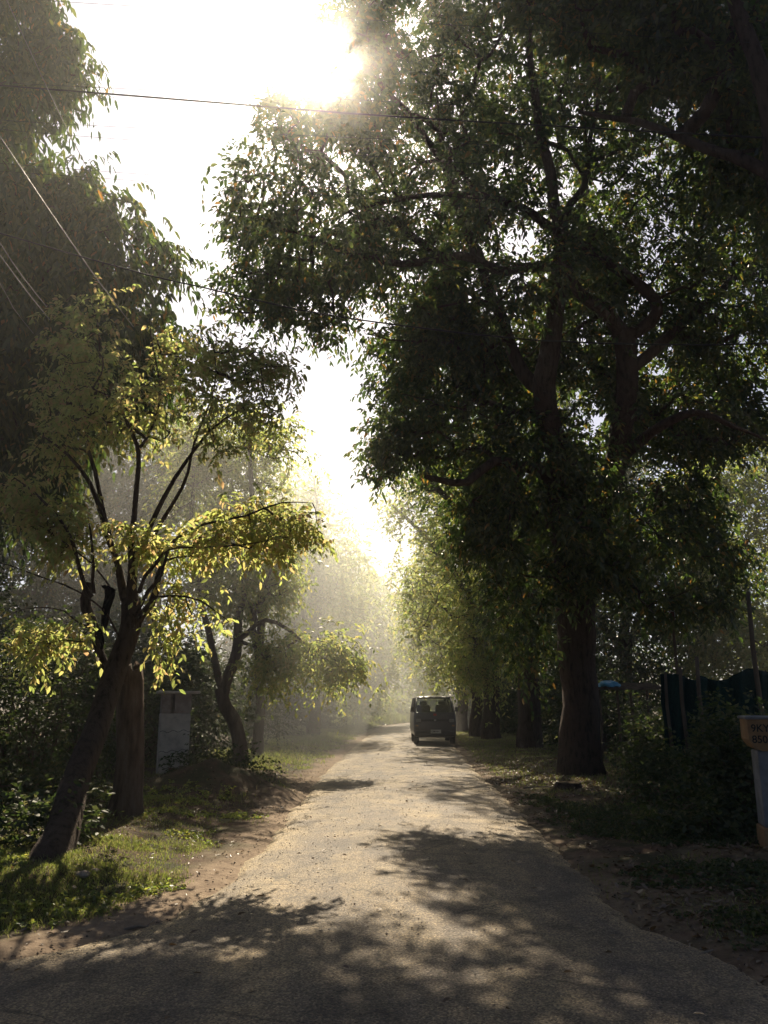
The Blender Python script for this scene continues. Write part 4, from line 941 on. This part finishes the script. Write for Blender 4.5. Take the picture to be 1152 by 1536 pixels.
body = loft([ring(.62, .10, yr_-.05, .24), ring(.685, .03, yr_, .30), ring(.70, .0, yr_+.02, .45), ring(.705, .0, yr_+.02, .70), ring(.70, .02, yr_, .92), ring(.685, .06, yr_-.02, 1.04), ring(.66, .10, yr_-.04, 1.06)]).build('body', M_paint, van, smooth=True)
loft([ring(.595, .42, yr_-.15, 1.52, .12), ring(.59, .44, yr_-.16, 1.555, .12), ring(.55, .50, yr_-.2, 1.59, .14), ring(.40, .65, yr_-.4, 1.615, .16), ring(.2, .9, yr_-.7, 1.622, .1)]).build('roof', M_paint, van, smooth=True)
for s in (-1, 1):
    for pa, pb, pr__ in (((s*.655, .10, 1.03), (s*.575, .44, 1.54), .028), ((s*.66, yr_-.10, 1.03), (s*.57, yr_-.2, 1.54), .045), ((s*.675, 1.02, 1.03), (s*.60, 1.06, 1.54), .035), ((s*.675, 2.15, 1.03), (s*.60, 2.12, 1.54), .035)):
        MB().tube([pa, pb], pr__, 8).build('window_pillar', M_paint, van, smooth=True)
def pane(name, pts, parent, bow=0):
    b = MB(); n = 8; V = []; Fc = []
    p = [np.array(q, float) for q in pts]
    for i in range(n+1):
        for j in range(3):
            u_, v2 = i/n, j/2; q = (p[0]*(1-u_)+p[1]*u_)*(1-v2)+(p[3]*(1-u_)+p[2]*u_)*v2; q[1] -= bow*(1-(2*u_-1)**2); V.append(q)
    for i in range(n):
        for j in range(2): Fc.append((i*3+j, (i+1)*3+j, (i+1)*3+j+1, i*3+j+1))
    b.add(V, Fc); o = b.build(name, M_glass, parent, smooth=True); return o
pane('windscreen', [(-.645, .085, 1.045), (.645, .085, 1.045), (.575, .425, 1.53), (-.575, .425, 1.53)], van, .05)
pane('rear_window', [(-.60, yr_-.08, 1.10), (.60, yr_-.08, 1.10), (.55, yr_-.17, 1.50), (-.55, yr_-.17, 1.50)], van)
for s in (-1, 1):
    for (ya, yb) in ((.16, 1.0), (1.06, 2.12), (2.18, yr_-.15)):
        ta = max(ya, .48) if ya < .5 else ya
        pane('side_window', [(s*.672, ya, 1.06), (s*.672, yb, 1.06), (s*.598, yb, 1.52), (s*.598, ta, 1.52)], van)
b = MB(); b.box((0, -.06, .36), (1.36, .12, .17), bev=.03); bm = b.build('bumper', M_plastic, van)
b = MB(); b.box((0, -.045, .80), (.92, .03, .07), bev=.01); b.build('grille', M_plastic, van)
b = MB(); b.box((0, -.052, .985), (.10, .012, .07), bev=.004); b.build('red_badge', M_red, van)
b = MB(); b.box((0, -.068, .80), (.07, .012, .05), bev=.004); b.build('emblem', M_steel, van)
for s in (-1, 1):
    b = MB(); b.box((s*.55, -.012, .79), (.21, .06, .16), bev=.02); hl = b.build('headlight', M_plastic, van)
    b = MB(); b.box((s*.55, -.045, .79), (.17, .02, .12), bev=.012); b.build('lens', M_lens, hl)
    b = MB(); b.box((s*.60, -.03, .62), (.10, .03, .05), bev=.008); b.build('indicator', M_orange, van)
    b = MB(); b.tube([(s*.66, .22, 1.08), (s*.70, .18, 1.12)], .014, 6); b.box((s*.735, .17, 1.16), (.09, .05, .15), bev=.015); mi = b.build('wing_mirror', M_plastic, van)
    b = MB(); b.tube([(s*.10, .02, 1.06), (s*.40-.05, .10, 1.25)], .008, 5); b.build('wiper', M_plastic, van)
    b = MB(); b.box((s*.32, 1.05, 1.02), (.46, .14, .56), bev=.04); b.box((s*.32, 1.06, 1.36), (.24, .1, .16), bev=.03); b.build('seat', M_seat, van)
b = MB(); b.box((0, yr_+.02, .45), (1.3, .1, .14), bev=.02); b.build('rear_bumper', M_plastic, van)
b = MB(); b.box((.02, -.128, .43), (.34, .012, .12), bev=.003); pl_ = b.build('number_plate', M_plate, van)
text('CRM 901', .085, (-.135, -.136, .40), pl_, M_text, ext=.001, sxx=.8)
def wheel(wx, wy):
    b = MB(); n = 24; V = []; Fc = []
    prof = [(-.07, .17), (-.08, .23), (-.075, .265), (-.05, .28), (.05, .28), (.075, .265), (.08, .23), (.07, .17)]
    for k in range(n):
        a = 2*math.pi*k/n
        for (dx, r_) in prof: V.append((dx, r_*math.cos(a), r_*math.sin(a)))
    m_ = len(prof)
    for k in range(n):
        for j in range(m_): Fc.append((k*m_+j, k*m_+(j+1) % m_, ((k+1) % n)*m_+(j+1) % m_, ((k+1) % n)*m_+j))
    b.add(V, Fc); w_ = b.build('wheel', M_rubber, van, smooth=True); w_.location = (wx, wy, .28)
    b = MB(); b.tube([(-.05, 0, 0), (-.02, 0, 0), (.02, 0, 0), (.05, 0, 0)], [.17, .15, .15, .17], 20); b.build('rim', M_steel, w_)
for wx in (-.60, .60):
    for wy in (.42, 2.55): wheel(wx, wy)
b = MB()
b.box((0, 1.4, .26), (1.1, 2.6, .08)); b.tube([(-.5, .42, .28), (.5, .42, .28)], .03, 8); b.tube([(-.5, 2.55, .28), (.5, 2.55, .28)], .04, 8); b.build('chassis', M_plastic, van)

# ------------------------------------------------------------------ haze
HZ = 0.0014; HZ2 = 0.00065
b = MB(); b.box((0, 0, 0), (1, 1, 1)); hz = b.build('haze', None) if False else None
def haze_mat():
    m, nt = mat('haze_air'); v = nt.nodes.new('ShaderNodeVolumePrincipled'); v.inputs['Density'].default_value = HZ
    v.inputs['Color'].default_value = (.96, .95, .92, 1); v.inputs['Anisotropy'].default_value = .5
    v2 = nt.nodes.new('ShaderNodeVolumePrincipled'); v2.inputs['Density'].default_value = HZ2; v2.inputs['Color'].default_value = (1, .97, .90, 1); v2.inputs['Anisotropy'].default_value = .95
    ad = nt.nodes.new('ShaderNodeAddShader'); nt.links.new(v.outputs[0], ad.inputs[0]); nt.links.new(v2.outputs[0], ad.inputs[1])
    o = nt.nodes.new('ShaderNodeOutputMaterial'); nt.links.new(ad.outputs[0], o.inputs['Volume']); return m
b = MB(); b.box((0, 45, 11.5), (200, 140, 26)); hz = b.build('haze', haze_mat()); tag(hz, 'pale morning haze with sun shafts', kind='stuff')

def smoke(label, c, rad, dens, seed):
    m, nt = mat('smoke_air'); v = nt.nodes.new('ShaderNodeVolumePrincipled'); v.inputs['Density'].default_value = dens
    v.inputs['Color'].default_value = (.97, .965, .94, 1); v.inputs['Anisotropy'].default_value = .5
    o = nt.nodes.new('ShaderNodeOutputMaterial'); nt.links.new(v.outputs[0], o.inputs['Volume'])
    V = []; Fc = []; U, W = 32, 18
    for i in range(W+1):
        th = math.pi*i/W
        for j in range(U):
            ph = 2*math.pi*j/U; d3 = np.array([math.sin(th)*math.cos(ph), math.sin(th)*math.sin(ph), math.cos(th)])
            k = .8+.45*float(vn(d3[0]*1.3+seed, d3[1]*1.3, d3[2]*1.3)); V.append(d3*k*np.array(rad))
    for i in range(W):
        for j in range(U): Fc.append((i*U+j, (i+1)*U+j, (i+1)*U+(j+1) % U, i*U+(j+1) % U))
    b = MB(); b.add(V, Fc); o = b.build('smoke', m, smooth=True); o.location = c; return tag(o, label, kind='stuff')
smoke('drifting pale smoke between the left hand trees', (-4.9, 23.5, 3.9), (5.0, 11.0, 5.6), .013, 1.3)
smoke('bank of pale sunlit smoke over the far road', (-1.6, 45, 7.2), (8.0, 21, 8.5), .0145, 5.1)
smoke('thick pale smoke hanging at the bend', (-1.0, 62, 7.5), (9, 14, 8.5), .010, 8.7)

# ------------------------------------------------------------------ light, sky, camera
SUN_EL = 42.1; SUN_AZ = -4.56   # degrees left of +Y
el, az = R(SUN_EL), R(SUN_AZ)
sd = np.array([math.sin(az)*math.cos(el), math.cos(az)*math.cos(el), math.sin(el)])
L = bpy.data.lights.new('sun', 'SUN'); L.energy = 5.0; L.angle = R(.5); L.color = (1, .86, .64)
lo = bpy.data.objects.new('sun', L); link(lo)
from mathutils import Vector
lo.rotation_euler = Vector(tuple(sd)).to_track_quat('Z', 'Y').to_euler(); lo.location = (0, 0, 30)
w = bpy.data.worlds.new('World'); sc.world = w; w.use_nodes = True
nt = w.node_tree; bg = nt.nodes['Background']; sky = nt.nodes.new('ShaderNodeTexSky'); sky.sky_type = 'NISHITA'; sky.sun_disc = False
sky.sun_elevation = el; sky.sun_rotation = az; sky.air_density = .6; sky.dust_density = 1.8; sky.ozone_density = 2.0
nt.links.new(sky.outputs[0], bg.inputs[0]); bg.inputs[1].default_value = .05
cam = bpy.data.cameras.new('camera'); co = bpy.data.objects.new('camera', cam); link(co)
co.location = (0, 0, EYE); co.rotation_euler = (R(90)+PITCH, 0, 0)
cam.sensor_fit = 'VERTICAL'; cam.sensor_height = 36; cam.lens = 36*F/1536; cam.clip_end = 2000; cam.clip_start = .05
sc.camera = co
sc.view_settings.view_transform = 'Standard'; sc.view_settings.look = 'None'; sc.view_settings.exposure = 1.08; sc.view_settings.gamma = 1
c = sc.cycles if hasattr(sc, 'cycles') else None
sc.render.engine = 'CYCLES'
c = sc.cycles
c.max_bounces = 6; c.diffuse_bounces = 3; c.glossy_bounces = 2; c.transmission_bounces = 5; c.transparent_max_bounces = 8; c.volume_bounces = 0
c.use_denoising = True; c.denoiser = 'OPENIMAGEDENOISE'; c.sample_clamp_indirect = 4
c.caustics_reflective = False; c.caustics_refractive = False
